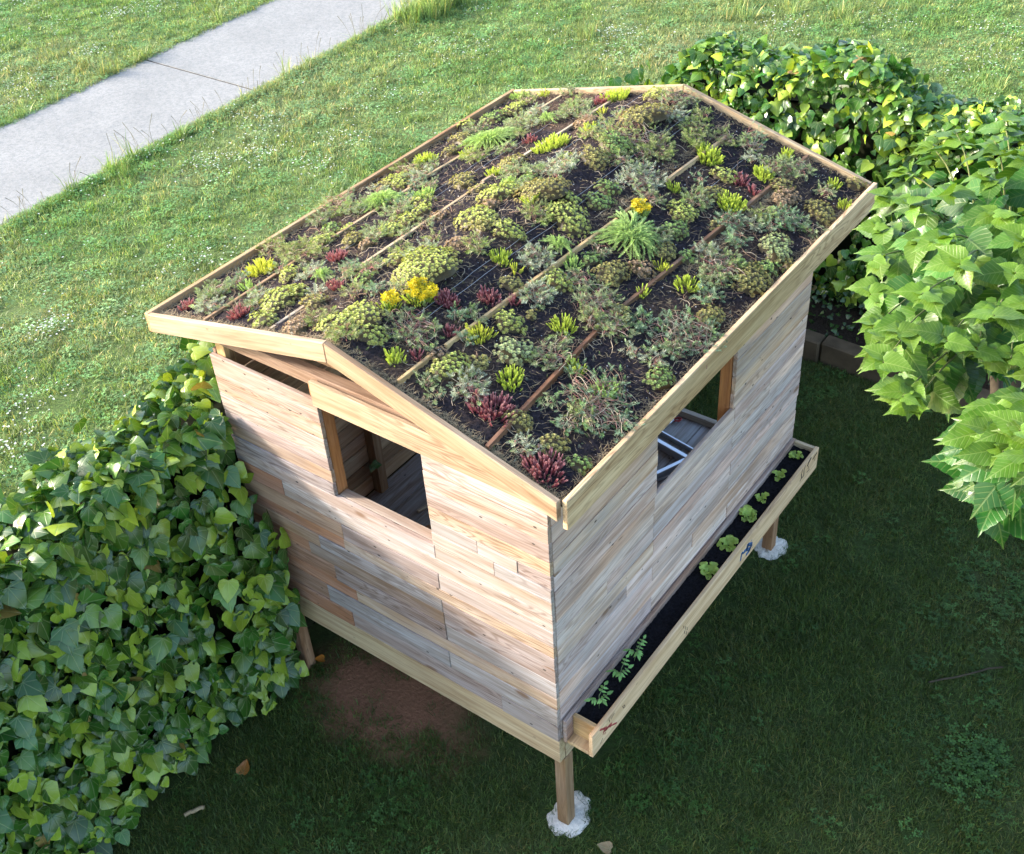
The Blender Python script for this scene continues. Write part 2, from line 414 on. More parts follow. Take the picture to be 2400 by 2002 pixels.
# full-width courses below, butt joints on the two jamb studs
rows = [(1.632, 1.712, [(-1.93, -0.638, PALE), (-0.638, 0, CREAM)]), (1.530, 1.632, [(-1.93, -1.62, WARM_GLOW), (-1.62, 0, PALE)]), (1.428, 1.530, [(-1.93, -1.24, HONEY), (-1.24, -0.638, PINK), (-0.638, 0, PALE)]),
        (1.356, 1.428, [(-1.93, -1.246, WARM_GLOW), (-1.246, 0, HONEY)]), (1.268, 1.356, [(-1.93, -1.43, HONEY), (-1.43, -0.638, GREY), (-0.638, 0, PINK)]), (1.180, 1.268, [(-1.93, -1.52, WARM_GLOW), (-1.52, -0.638, BROWN), (-0.638, 0, PINK)]),
        (1.070, 1.180, [(-1.93, -1.36, WARM_GLOW), (-1.36, -0.638, PINK), (-0.638, 0, GREY)]), (0.986, 1.070, [(-1.93, -1.234, WARM_GLOW), (-1.234, 0, HONEY)]), (0.868, 0.986, [(-1.93, -1.45, BROWN), (-1.45, -0.638, GREY), (-0.638, 0, GREY)]), (0.752, 0.868, [(-1.93, -1.3, WARM_GLOW), (-1.3, -0.33, PINK), (-0.33, 0, GREY)])]
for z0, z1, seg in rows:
    for x0, x1, c in seg: hplank(x0, x1, z0, z1, tuple(0.55 * p + 0.45 * q for p, q in zip(c, WARM_GLOW)) if x1 < -1.2 else c, 0.0, 'inner' if x1 < -1.2 else 'front')  # left-hand boards tinted towards the painted warm glow
box('sill_board', (-1.235, 0.024, 1.690), (-0.649, 0.075, 1.710), M['inner'], CREAM, hut)
board('header_board', [(-1.245, -0.016, 2.263), (0.0, -0.016, 2.263), (0.0, -0.016, 2.290), (-0.385, -0.016, 2.400), (-1.245, -0.016, 2.400)], (0, 0.022, 0), M['fresh'], (0.49, 0.37, 0.245), hut, (1, 0, 0), 0.002)
box('top_plate', (-1.86, 0.018, 2.345), (-0.40, 0.075, 2.412), M['beam'], (0.33, 0.225, 0.155), hut)
box('gable_board', (-1.50, 0.085, 2.425), (-0.62, 0.105, 2.515), M['beam'], (0.46, 0.31, 0.18), hut)
# floor frame
box('front_beam', (-1.93, 0.002, 0.583), (0.0, 0.047, 0.749), M['fresh'], (0.55, 0.43, 0.26), hut)
box('side_beam', (-0.045, 0.050, 0.583), (0.004, D, 0.749), M['fresh'], (0.50, 0.39, 0.24), hut, 'y')
box('side_beam', (-1.93, 0.050, 0.583), (-1.885, D, 0.749), M['fresh'], (0.50, 0.39, 0.24), hut, 'y')
box('back_beam', (-1.88, D - 0.045, 0.583), (-0.05, D, 0.749), M['fresh'], (0.50, 0.39, 0.24), hut)
for px, py in ((-0.058, 0.050), (-0.075, 2.385), (-1.905, 0.050), (-1.905, 2.385)):
    box('post', (px, py - 0.02, -0.05), (px + 0.067, py + 0.047, 0.5815), M['beam'], vary((0.30, 0.185, 0.10), 0.1), hut, 'z', 0.004)
xx = -1.905
while xx < -0.03:
    w = random.uniform(0.16, 0.22); x1 = min(xx + w, -0.024)
    box('floor_board', (xx + 0.002, 0.026, 0.752), (x1 - 0.002, D - 0.05, 0.774), M['inner'], vary((0.40, 0.40, 0.42), 0.1), hut, 'y'); xx = x1
box('threshold_board', (-1.90, D - 0.05, 0.752), (-0.03, D - 0.012, 0.815), M['inner'], (0.46, 0.41, 0.34), hut)
# side wall over the planter
SG, ST, SB, SW = (0.73, 0.55, 0.48), (0.77, 0.56, 0.45), (0.62, 0.52, 0.50), (0.80, 0.65, 0.59)
def splank(y0, y1, z0, z1, tone):
    dx = random.uniform(-0.003, 0.002)
    return box('plank', (dx - T, y0 + 0.001, z0 + 0.0018), (dx, y1 - 0.001, z1 - 0.0018), M['side'], vary(tone, 0.07), hut, 'y', 0.002)
srows = [(0.752, 0.890, [0.024, 0.842, 1.64, D]), (0.890, 0.990, [0.024, 0.842, 1.64, D]), (0.990, 1.095, [0.024, 1.25, D]), (1.095, 1.203, [0.024, 0.842, 1.64, D]), (1.203, 1.290, [0.024, 0.60, 1.64, D]),
         (1.290, 1.380, [0.024, 0.842, D]), (1.380, 1.478, [0.024, 0.43, 0.842, 1.64, D]), (1.478, 1.570, [0.024, 0.842, 2.056, D]), (1.570, 1.668, [0.024, 0.842, 1.64, D])]
tones = [SG, ST, SB, SW, SG, SB, ST, SW]
k = 0
for z0, z1, ys in srows:
    for a, b in zip(ys[:-1], ys[1:]):
        splank(a, b, z0, z1, tones[(k * 5 + 3) % 8]); k += 1
for i, (z0, z1) in enumerate([(1.668, 1.762), (1.762, 1.850), (1.850, 1.948), (1.948, 2.045), (2.045, 2.140), (2.140, 2.245)]):
    splank(0.024, 0.858, z0, z1, tones[(i * 3) % 8])
for i, (z0, z1) in enumerate([(1.668, 1.762), (1.762, 1.870), (1.870, 1.975), (1.975, 2.090), (2.090, 2.245)]):
    splank(1.616, D, z0, z1, (0.74, 0.53, 0.40) if i % 2 else (0.68, 0.51, 0.40))
# far side wall (path side), its inner faces show through the openings
zz = 0.776
i = 0
while zz < 2.26:
    h = [0.118, 0.105, 0.125, 0.098][i % 4]; z1 = min(zz + h, 2.30)
    box('plank', (W0, 0.024, zz + 0.003), (W0 + T, D, z1 - 0.003), M['inner'], vary([(0.46, 0.33, 0.22), (0.40, 0.27, 0.17), (0.50, 0.38, 0.26)][i % 3], 0.08), hut, 'y'); zz = z1; i += 1
# studs
def stud(x0, y0, x1, y1, z1, tone=(0.40, 0.215, 0.10), z0=0.776): box('stud', (x0, y0, z0), (x1, y1, z1), M['beam'], vary(tone, 0.08), hut, 'z')
stud(-1.302, 0.026, -1.2395, 0.088, 2.34, ORANGE, 0.776); stud(-0.644, 0.026, -0.582, 0.088, 2.34)
stud(-1.905, 0.026, -1.845, 0.082, 2.42, (0.58, 0.38, 0.17)); stud(-0.09, 0.026, -0.026, 0.088, 2.24)
stud(-0.088, 1.6185, -0.026, 1.68, 2.24, ORANGE); stud(-0.088, 0.79, -0.026, 0.855, 2.24); stud(-0.088, D - 0.07, -0.026, D - 0.012, 2.24)
stud(-1.905, 0.845, -1.842, 0.908, 2.40, (0.33, 0.20, 0.115)); stud(-1.905, 1.62, -1.842, 1.68, 2.40); stud(-1.905, D - 0.07, -1.842, D - 0.012, 2.40)

# ---------------- roof: rim boards, sheet, substrate, battens
def fascia(name, p, q, h, ext, tone, mat='fresh'):
    return board(name, [(p[0], p[1], p[2] - h), (q[0], q[1], q[2] - h), q, p], ext, M[mat], tone, hut, None, 0.003)
fascia('fascia_board', (XL, YF, ZL), (XRG - 0.001, YF, ZRG), 0.100, (0, 0.028, 0), (0.49, 0.37, 0.25))
fascia('fascia_board', (XRG + 0.001, YF, ZRG), (XR, YF, ZR), 0.100, (0, 0.028, 0), (0.46, 0.335, 0.215))
fascia('fascia_board', (XL, YB - 0.028, ZL), (XRG - 0.001, YB - 0.028, ZRG), 0.100, (0, 0.028, 0), (0.52, 0.42, 0.27))
fascia('fascia_board', (XRG + 0.001, YB - 0.028, ZRG), (XR, YB - 0.028, ZR), 0.100, (0, 0.028, 0), (0.50, 0.39, 0.24))
fascia('fascia_board', (XL - 0.026, YF + 0.004, ZL), (XL - 0.026, YB, ZL), 0.105, (0.025, 0, 0), (0.56, 0.36, 0.18))
fascia('fascia_board', (XR + 0.007, -0.022, ZR + 0.002), (XR + 0.007, YB, ZR + 0.002), 0.150, (0.024, 0, 0), (0.74, 0.54, 0.32))
def slope_slab(name, x0, x1, d0, d1, mat, y0=YF + 0.03, y1=YB - 0.03):
    a0, a1 = float(zrim(x0)), float(zrim(x1))
    return board(name, [(x0, y0, a0 + d0), (x1, y0, a1 + d0), (x1, y0, a1 + d1), (x0, y0, a0 + d1)], (0, y1 - y0, 0), mat, (1, 1, 1), hut, (0, 1, 0), 0)
slope_slab('roof_sheet', XL + 0.002, XRG - 0.001, -0.085, -0.066, M['deck']); slope_slab('roof_sheet', XRG + 0.001, XR, -0.085, -0.066, M['deck'])
for yy in (0.30, 0.95, 1.60, 2.25):
    for x0, x1 in ((XL + 0.02, XRG - 0.01), (XRG + 0.01, XR - 0.10)):
        a0, a1 = float(zrim(x0)), float(zrim(x1))
        if x0 < -2: x0b, a0b = -1.84, float(zrim(-1.84))
        else: x0b, a0b = x0, a0
        board('rafter', [(x0b, yy, a0b - 0.155), (x1, yy, a1 - 0.155), (x1, yy, a1 - 0.0865), (x0b, yy, a0b - 0.0865)], (0, 0.04, 0), M['beam'], (0.42, 0.28, 0.16), hut, None, 0.002)

def vnoise(x, y, f, seed):
    r = np.random.default_rng(seed); out = np.zeros_like(x)
    for i in range(7):
        a = r.uniform(0, 6.28); k = f * r.uniform(0.6, 1.7)
        out += np.sin((x * math.cos(a) + y * math.sin(a)) * k + r.uniform(0, 6.28))
    return out / 7
def zsoil(x, y):
    x = np.asarray(x, float); y = np.asarray(y, float)
    return zrim(x) - 0.034 + 0.010 * vnoise(x, y, 9, 3) + 0.006 * vnoise(x, y, 26, 4) + 0.004 * vnoise(x, y, 70, 5)
nx, ny = 190, 240
gx, gy = np.meshgrid(np.linspace(XL + 0.001, XR + 0.006, nx), np.linspace(YF + 0.029, YB - 0.029, ny), indexing='ij')
gz = zsoil(gx, gy)
gz += 0.004 * rng.standard_normal(gz.shape)
I = np.arange(nx * ny).reshape(nx, ny)
F = np.stack([I[:-1, :-1], I[1:, :-1], I[1:, 1:], I[:-1, 1:]], -1).reshape(-1, 4)
soil = obj('roof_substrate', mesh_np('roof_substrate', np.stack([gx, gy, gz], -1).reshape(-1, 3), F, M['soil'], smooth=True), hut)
soil['label'] = 'black planting substrate with white grit and brown fibre'
# battens holding the substrate, some sunk in places
def batten(x, y0, y1, tone, mat='fresh', w=0.017, lift=0.016, x1=None):
    x1 = x if x1 is None else x1
    z0, z1 = float(zrim(x)) - 0.034, float(zrim(x1)) - 0.034
    board('batten', [(x, y0, z0 - 0.02), (x1, y1, z1 - 0.02), (x1, y1, z1 + lift), (x, y0, z0 + lift)], (w, 0, 0), M[mat], vary(tone), hut, None, 0.002)
batten(-1.935, 0.02, 0.52, (0.45, 0.30, 0.17)); batten(-1.94, 0.53, 1.50, (0.55, 0.38, 0.21)); batten(-1.945, 1.51, 2.88, (0.56, 0.41, 0.24), x1=-1.90)
batten(-1.50, 0.04, 0.42, (0.56, 0.46, 0.33), lift=0.008); batten(-1.505, 0.43, 1.60, (0.56, 0.42, 0.26)); batten(-1.51, 1.61, 2.86, (0.52, 0.42, 0.29), x1=-1.47)
batten(-0.750, 0.03, 0.24, (0.62, 0.45, 0.20)); batten(-0.738, 0.33, 1.62, (0.62, 0.45, 0.20), x1=-0.712); batten(-0.708, 1.70, 1.98, (0.60, 0.46, 0.25)); batten(-0.70, 2.08, 2.72, (0.60, 0.46, 0.25), x1=-0.684)
batten(-0.300, 0.00, 0.98, (0.23, 0.115, 0.06), 'brown', 0.020, 0.02, -0.345); batten(-0.345, 0.99, 2.90, (0.23, 0.125, 0.07), 'brown', 0.020, 0.02, -0.30)
# tension wires lying along the roof
def tube_mesh(name, paths, radii, mat, sides=4, colors=None):
    Vs, Fs, Cs, off = [], [], [], 0
    for pi, (P, r) in enumerate(zip(paths, radii)):
        P = np.asarray(P, float); n = len(P)
        r = np.broadcast_to(np.asarray(r, float), (n,))
        t = np.gradient(P, axis=0); t /= np.linalg.norm(t, axis=1, keepdims=True) + 1e-12
        ref = np.where(np.abs(t[:, 2:3]) > 0.9, np.array([[1., 0, 0]]), np.array([[0, 0, 1.]]))
        a = np.cross(t, ref); a /= np.linalg.norm(a, axis=1, keepdims=True) + 1e-12; b = np.cross(t, a)
        th = np.arange(sides) * 2 * np.pi / sides
        ring = P[:, None, :] + r[:, None, None] * (np.cos(th)[None, :, None] * a[:, None, :] + np.sin(th)[None, :, None] * b[:, None, :])
        Vs.append(ring.reshape(-1, 3))
        J = np.arange(n * sides).reshape(n, sides) + off
        J2 = np.roll(J, -1, axis=1)
        Fs.append(np.stack([J[:-1], J2[:-1], J2[1:], J[1:]], -1).reshape(-1, 4))
        if colors is not None: Cs.append(np.repeat(np.asarray(colors[pi], float).reshape(-1, 3) * np.ones((n, 1)), sides, axis=0))
        off += n * sides
    return mesh_np(name, np.concatenate(Vs), np.concatenate(Fs), mat, np.concatenate(Cs) if Cs else None, smooth=True)
for wx, a, b in ((-0.925, 0.1, 2.75), (-0.885, 0.3, 2.80), (-1.72, 0.1, 2.2), (-1.66, 0.9, 2.6), (-1.28, 1.3, 2.85), (-0.50, 1.9, 2.86)):
    ys = np.linspace(a, b, 40)
    P = np.stack([np.full(40, wx) + 0.01 * np.sin(ys * 1.3 + wx * 9), ys, zsoil(np.full(40, wx), ys) + 0.012], 1)
    obj('wire', tube_mesh('wire', [P], [0.0011], M['wire'], 4), hut)
# coir mat fibres fraying out along the rim and in patches
def fibres(n, sampler, L=(0.02, 0.06), w=0.0011, seed=1, flat=0.5):
    r = np.random.default_rng(seed)
    P0 = sampler(n, r); a = r.uniform(0, 2 * np.pi, n); el = r.uniform(0.05, 0.9, n) * flat
    ln = r.uniform(*L, n)
    d = np.stack([np.cos(a) * np.cos(el), np.sin(a) * np.cos(el), np.sin(el)], 1)
    side = np.stack([-np.sin(a), np.cos(a), np.zeros(n)], 1)
    bend = r.standard_normal((n, 3)) * 0.25
    p1 = P0 + d * ln[:, None] * 0.5 + bend * ln[:, None] * 0.4; p2 = P0 + d * ln[:, None] + bend * ln[:, None] * 0.2
    ww = w * r.uniform(0.6, 1.5, n)[:, None]
    V = np.stack([P0 - side * ww, P0 + side * ww, p1 - side * ww, p1 + side * ww, p2], 1).reshape(-1, 3)
    b = (np.arange(n) * 5)[:, None]
    return V, np.concatenate([b + np.array([[0, 1, 3]]), b + np.array([[0, 3, 2]]), b + np.array([[2, 3, 4]])], 0)
def samp_rim(n, r):
    t = r.uniform(0, 1, n); s = r.integers(0, 10, n)
    x = np.where(s < 6, XL + (XR - XL) * t, np.where(s < 8, XR - np.abs(r.normal(0, 0.02, n)), XL + np.abs(r.normal(0.0, 0.02, n))))
    y = np.where(s < 5, YF + 0.03 + np.abs(r.normal(0, 0.022, n)), np.where(s < 6, YB - 0.03 - np.abs(r.normal(0, 0.02, n)), YF + 0.05 + (YB - YF - 0.1) * t))
    return np.stack([x, y, zsoil(x, y) + 0.002], 1)
V, F = fibres(9000, samp_rim, (0.015, 0.05), 0.0011, 2)
o = obj('coir_fibres', mesh_np('coir_fibres', V, F, M['coir']), hut); o['kind'] = 'stuff'
def samp_batten(n, r):
    y = r.uniform(0.1, 2.85, n); x = np.where(r.random(n) < 0.7, -0.285 + np.abs(r.normal(0, 0.03, n)), -0.73 - np.abs(r.normal(0, 0.02, n)))
    m = vnoise(x * 0 + 1, y, 4, 9); x = np.where((m > -0.05) & (r.random(n) < 0.45), x, r.uniform(XL + 0.05, XR - 0.05, n))
    return np.stack([x, y, zsoil(x, y) + 0.002], 1)
V, F = fibres(10000, samp_batten, (0.02, 0.06), 0.001, 3, 0.35)
o = obj('root_fibres', mesh_np('root_fibres', V, F, M['coir']), hut); o['kind'] = 'stuff'

# ================================================================== roof plants
def diamonds(spec):
    """spec rows: azimuth, base radius, base z, length, half width, elevation -> quads as 2 triangles, with a shade per vertex"""
    V, F, S = [], [], []
    for az, r0, z0, ln, hw, el in spec:
        d = np.array([math.cos(az) * math.cos(el), math.sin(az) * math.cos(el), math.sin(el)]); s = np.array([-math.sin(az), math.cos(az), 0.0])
        b = np.array([math.cos(az) * r0, math.sin(az) * r0, z0]); m = b + d * ln * 0.5; n = np.cross(s, d)
        i = len(V)
        V += [b, m + s * hw - n * hw * 0.25, b + d * ln, m - s * hw - n * hw * 0.25]
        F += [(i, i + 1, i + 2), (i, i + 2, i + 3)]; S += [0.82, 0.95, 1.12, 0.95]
    return np.array(V), np.array(F), np.array(S)
def tpl_rosette(seed):
    r = random.Random(seed); sp = []
    for k in range(8): sp.append((k * 6.283 / 8 + r.uniform(-.2, .2), 0.12, 0.0, 0.95, 0.30, 0.25 + r.uniform(-.1, .2)))
    for k in range(6): sp.append((k * 6.283 / 6 + 0.4 + r.uniform(-.2, .2), 0.08, 0.18, 0.70, 0.26, 0.75 + r.uniform(-.1, .2)))
    for k in range(3): sp.append((k * 6.283 / 3 + r.uniform(-.3, .3), 0.02, 0.30, 0.50, 0.20, 1.2))
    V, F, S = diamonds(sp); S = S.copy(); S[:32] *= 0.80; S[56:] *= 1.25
    return V, F, S
def tpl_finger(seed, whorls=10, hw=0.050, ln=0.150, el=0.85):
    r = random.Random(seed); sp = []
    for w in range(whorls):
        z = w / whorls * 0.86
        for k in range(4): sp.append((k * 1.5708 + w * 0.78 + r.uniform(-.2, .2), 0.035, z, ln * r.uniform(.85, 1.15), hw, el + 0.35 * w / whorls))
    sp += [(k * 2.1, 0.0, 0.84, 0.18, 0.06, 1.3) for k in range(3)]
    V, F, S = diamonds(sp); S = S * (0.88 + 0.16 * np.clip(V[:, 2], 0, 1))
    return V, F, S
def tpl_brush(seed, n=26):
    r = random.Random(seed); sp = []
    for k in range(n):
        z = k / n
        sp.append((k * 2.4 + r.uniform(-.3, .3), 0.02, z * 0.7, 0.34 * (1.1 - 0.35 * z), 0.030, 0.35 + 0.95 * z + r.uniform(-.15, .15)))
    return diamonds(sp)
def tpl_star(n=5):
    sp = [(k * 6.283 / n, 0.05, 0.0, 1.0, 0.24, 0.35) for k in range(n)] + [(k * 6.283 / n + .6, 0.0, 0.1, 0.55, 0.16, 0.9) for k in range(n)]
    V, F, S = diamonds(sp); return V, F, S * 0 + np.where(S > 1, 1.0, 0.9)
TPL = dict(ros=[tpl_rosette(i) for i in range(3)], fin=[tpl_finger(i) for i in range(3)], fat=[tpl_finger(i + 9, 9, 0.058, 0.165, 0.95) for i in range(3)], brush=[tpl_brush(i) for i in range(3)], star=[tpl_star(5)], fine=[tpl_finger(i + 20, 9, 0.045, 0.22, 0.5) for i in range(3)])

def frame(up, spin):
    up = up / (np.linalg.norm(up, axis=1, keepdims=True) + 1e-9)
    ref = np.stack([np.cos(spin), np.sin(spin), np.zeros_like(spin)], 1)
    x = ref - up * np.sum(ref * up, 1, keepdims=True); x /= np.linalg.norm(x, axis=1, keepdims=True) + 1e-9
    return x, np.cross(up, x), up
def inst(tpls, pos, up, scale, colors, r, xy=1.0, tip=None):
    """Copies of small templates welded into one mesh: returns V, F, C"""
    n = len(pos); spin = r.uniform(0, 6.283, n); x, y, z = frame(np.asarray(up, float), spin)
    which = r.integers(0, len(tpls), n); Vs, Fs, Cs, off = [], [], [], 0
    for k, (tv, tf, ts) in enumerate(tpls):
        m = which == k
        if not m.any(): continue
        s = scale[m][:, None, None]
        P = pos[m][:, None, :] + s * (tv[None, :, 0:1] * xy * x[m][:, None, :] + tv[None, :, 1:2] * xy * y[m][:, None, :] + tv[None, :, 2:3] * z[m][:, None, :])
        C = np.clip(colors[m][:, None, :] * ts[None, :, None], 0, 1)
        if tip is not None:
            w = np.clip((tv[:, 2] - 0.55) / 0.45, 0, 1)[None, :, None] * 0.8; C = C * (1 - w) + w * np.asarray(tip)[None, None, :]
        c = m.sum(); Vs.append(P.reshape(-1, 3)); Cs.append(C.reshape(-1, 3))
        Fs.append((tf[None] + (np.arange(c) * len(tv))[:, None, None] + off).reshape(-1, 3)); off += c * len(tv)
    return np.concatenate(Vs), np.concatenate(Fs), np.concatenate(Cs)
def blob(R, H, r, seg=18, rings=5, outline=None):
    th = np.linspace(0, 2 * np.pi, seg, endpoint=False); V = [(0, 0, H * 0.9)]
    for k in range(1, rings + 1):
        f = k / rings; rr = R * f * (outline(th) if outline is not None else 1.0)
        h = H * 0.9 * math.sqrt(max(0, 1 - f * f)) - (0.012 if k == rings else 0)
        V += [(a * math.cos(t), a * math.sin(t), h) for a, t in zip(rr, th)]
    F = []
    for i in range(seg): F.append((0, 1 + i, 1 + (i + 1) % seg))
    for k in range(rings - 1):
        b = 1 + k * seg
        for i in range(seg):
            j = (i + 1) % seg; F += [(b + i, b + seg + i, b + seg + j), (b + i, b + seg + j, b + j)]
    return np.array(V, float), np.array(F)

NSLOPE = {0: np.array([-0.2242, 0, 0.9746]), 1: np.array([0.2665, 0, 0.9638])}
def roof_hit(u, v):
    r = ray(u, v)
    for side, (xa, za, xb, zb) in enumerate(((XL, ZL, XRG, ZRG), (XRG, ZRG, XR, ZR))):
        m = (zb - za) / (xb - xa)
        t = (za - 0.03 + m * (CAM_LOC[0] - xa) - CAM_LOC[2]) / (r[2] - m * r[0]); P = CAM_LOC + t * r
        if xa - 0.02 <= P[0] <= xb + 0.02: return P, side
    return None, None
COLS = dict(yg=(0.54, 0.58, 0.17), ol=(0.42, 0.38, 0.14), br=(0.46, 0.32, 0.21), gr=(0.33, 0.45, 0.15), pa=(0.48, 0.54, 0.27), lime=(0.56, 0.64, 0.11), ylime=(0.66, 0.67, 0.11), glime=(0.48, 0.63, 0.22),
            grey=(0.32, 0.37, 0.21), blue=(0.25, 0.35, 0.23), silv=(0.44, 0.47, 0.36), dull=(0.34, 0.37, 0.16), red=(0.40, 0.095, 0.12), yel=(0.80, 0.62, 0.02), stem=(0.36, 0.23, 0.16), straw=(0.52, 0.42, 0.31), pink=(0.36, 0.16, 0.14))
LBL = {}
def roof_place(P):
    x, y = P[0], P[1]
    band = ('beside the path-side rim' if x < -1.93 else 'between the two path-side battens' if x < -1.49 else 'just path-side of the ridge' if x < XRG else
            'between ridge and yellow batten' if x < -0.725 else 'between yellow and brown battens' if x < -0.32 else 'between brown batten and planter-side rim')
    end = 'at front gable' if y < 0.55 else 'towards front' if y < 1.15 else 'mid-roof' if y < 1.75 else 'towards back' if y < 2.4 else 'by back rim'
    return band + ' ' + end
def add_plant(u, v, wpx, kind, tone=None, seed=0):
    P, side = roof_hit(u, v)
    if P is None: return
    r = np.random.default_rng(1000 + seed)
    wm = wpx / FPX * np.linalg.norm(P - CAM_LOC) * 0.97; R = wm / 2
    P[0] = np.clip(P[0], XL + 0.03, XR - 0.02); P[1] = np.clip(P[1], YF + 0.05, YB - 0.05)
    base = np.array([P[0], P[1], float(zsoil(P[0], P[1])) - 0.002]); N = NSLOPE[side]
    ex = np.array([N[2], 0, -N[0]]); ey = np.array([0., 1, 0])
    loc = lambda a, b, h: base + a[:, None] * ex + b[:, None] * ey + h[:, None] * N
    def out(th, p=r.uniform(0, 6.28, 3)): return 1 + 0.16 * np.sin(2 * th + p[0]) + 0.11 * np.sin(3 * th + p[1]) + 0.06 * np.sin(5 * th + p[2])
    size = 'small' if wm < 0.10 else 'large' if wm > 0.21 else 'medium'
    parts, words, cat = [], '', 'plant'
    def disc(n, rmax=1.0):
        th = r.uniform(0, 6.283, n); q = np.sqrt(r.uniform(0, 1, n)) * rmax; rr = q * R * out(th)
        return rr * np.cos(th), rr * np.sin(th), q
    if kind == 'M':
        c = np.array(COLS[tone or 'yg']); H = min(0.062, 0.30 * R + 0.014)
        sp = 0.0185; g = np.arange(-R * 1.35, R * 1.35, sp); a, b = np.meshgrid(g, g * 0.9); a[::2] += sp / 2; a = a.ravel(); b = b.ravel()
        a = a + r.normal(0, sp * 0.22, len(a)); b = b + r.normal(0, sp * 0.22, len(b))
        th = np.arctan2(b, a); q = np.hypot(a, b) / (R * out(th)); keep = (q < 1.02) & (r.random(len(q)) > 0.03 + 0.3 * (q > 0.95)); a, b, q = a[keep], b[keep], q[keep]
        h = H * np.sqrt(1 - np.clip(q, 0, 0.999) ** 2) + r.normal(0, 0.004, len(q)) + 0.008
        up = N[None] + 0.8 * (q[:, None] ** 1.5) * (np.stack([a, b], 1) / (np.hypot(a, b)[:, None] + 1e-6)) @ np.stack([ex, ey]) + r.normal(0, 0.12, (len(q), 3))
        cc = c[None] * r.uniform(0.78, 1.2, (len(q), 1)); edge = np.clip((q - 0.62) / 0.38, 0, 1)[:, None] * r.uniform(0.3, 1.0, (len(q), 1))
        cc = cc * (1 - 0.75 * edge) + 0.75 * edge * np.array([0.34, 0.23, 0.09]) * r.uniform(0.6, 1.1, (len(q), 1))
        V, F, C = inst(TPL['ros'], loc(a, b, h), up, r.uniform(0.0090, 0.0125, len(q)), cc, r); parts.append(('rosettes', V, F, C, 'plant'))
        bv, bf = blob(R * 0.86, H * 0.85, r, 18, 5, out); V = base + bv[:, 0:1] * ex + bv[:, 1:2] * ey + bv[:, 2:3] * N
        parts.append(('cushion', V, bf, np.tile(np.array([[0.085, 0.062, 0.026]]), (len(V), 1)), 'plant'))
        words = dict(yg='yellow-green', ol='olive', br='brownish', gr='green', pa='pale green')[tone or 'yg'] + ' rosette stonecrop cushion'
    elif kind in 'UYR':
        c = np.array(COLS[tone or ('red' if kind == 'R' else 'lime')])
        n = int(np.clip(R * R * 3.14 / 0.00012, 14, 130)); a, b, q = disc(n, 0.85)
        L = r.uniform(0.030, 0.056, n) * (1.1 - 0.3 * q) * (1.0 + 0.25 * (R > 0.07)); lean = 0.15 + 0.6 * q
        up = np.array([0, 0, 1.0])[None] * 0.9 + N[None] * 0.3 + lean[:, None] * (np.stack([a, b], 1) / (np.hypot(a, b)[:, None] + 1e-6)) @ np.stack([ex, ey]) + r.normal(0, 0.16, (n, 3))
        cc = c[None] * r.uniform(0.75, 1.2, (n, 1))
        if kind == 'R':
            mixw = (r.random((n, 1)) < 0.55) * r.uniform(0.3, 0.9, (n, 1)); cc = cc * (1 - mixw) + mixw * np.array([[0.46, 0.20, 0.23]])
            V, F, C = inst(TPL['fat'], loc(a, b, np.zeros(n) + 0.002), up, L * 0.85, cc, r, 1.0, (0.60, 0.33, 0.36)); words = 'dark red upright stonecrop tuft'
        else:
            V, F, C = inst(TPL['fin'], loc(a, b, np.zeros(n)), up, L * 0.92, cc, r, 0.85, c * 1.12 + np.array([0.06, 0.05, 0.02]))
            words = dict(lime='lime green', ylime='yellowish lime', glime='pale lime')[tone or 'lime'] + ' upright stonecrop tuft'
        parts.append(('shoots', V, F, C, 'plant'))
        if kind == 'Y':
            m = max(12, n); a, b, q = disc(m, 1.0); pos = loc(a, b, r.uniform(0.045, 0.075, m)); st = loc(a * 0.5, b * 0.5, np.zeros(m))
            V, F, C = inst(TPL['star'], pos, np.tile(N, (m, 1)) + r.normal(0, 0.3, (m, 3)), r.uniform(0.012, 0.019, m), np.array([COLS['yel']]) * r.uniform(0.85, 1.1, (m, 1)), r)
            parts.append(('flowers', V, F, C, 'petal'))
            paths = [np.linspace(s, p, 4) for s, p in zip(st, pos)]; parts.append(('flower_stalks', paths, [0.0016] * m, [COLS['glime']] * m, 'tube'))
            words = 'stonecrop in bright yellow flower'
    elif kind in 'TG':
        c = np.array(COLS[tone or ('blue' if kind == 'T' else 'grey')])
        n = int(np.clip(R * R * 3.14 / (0.00034 if kind == 'T' else 0.00022), 12, 150)); a, b, q = disc(n, 1.0)
        tip = loc(a, b, r.uniform(0.012, 0.045, n)); paths = []; cs = []; up = []
        for i in range(n):
            o2 = r.normal(0, R * 0.30, 2); s = base + (a[i] * 0.25 + o2[0]) * ex + (b[i] * 0.25 + o2[1]) * ey + 0.004 * N
            k = r.normal(0, 0.30 * R, 2); m = (s + tip[i]) / 2 + k[0] * ex + k[1] * ey + r.uniform(0.012, 0.04) * N
            t = np.linspace(0, 1, 7)[:, None]; B = (1 - t) ** 2 * s + 2 * t * (1 - t) * m + t * t * tip[i]; paths.append(B)
            d = B[-1] - B[-2]; d /= np.linalg.norm(d) + 1e-9; up.append(d * 0.8 + N * 0.5 + r.normal(0, 0.15, 3)); w = r.random()
            cs.append(COLS['straw'] if w < 0.35 else COLS['stem'] if w < 0.75 else COLS['pink'])
        sel = slice(0, int(n * (0.85 if kind == 'T' else 0.45))); parts.append(('stems', paths[sel], [np.linspace(0.0017, 0.0012, 7)] * len(paths[sel]), cs[sel], 'tube'))
        cc = c[None] * r.uniform(0.75, 1.25, (n, 1)); hue = r.random((n, 1)) < 0.25; cc = np.where(hue, cc * np.array([[0.95, 1.1, 0.7]]), cc)
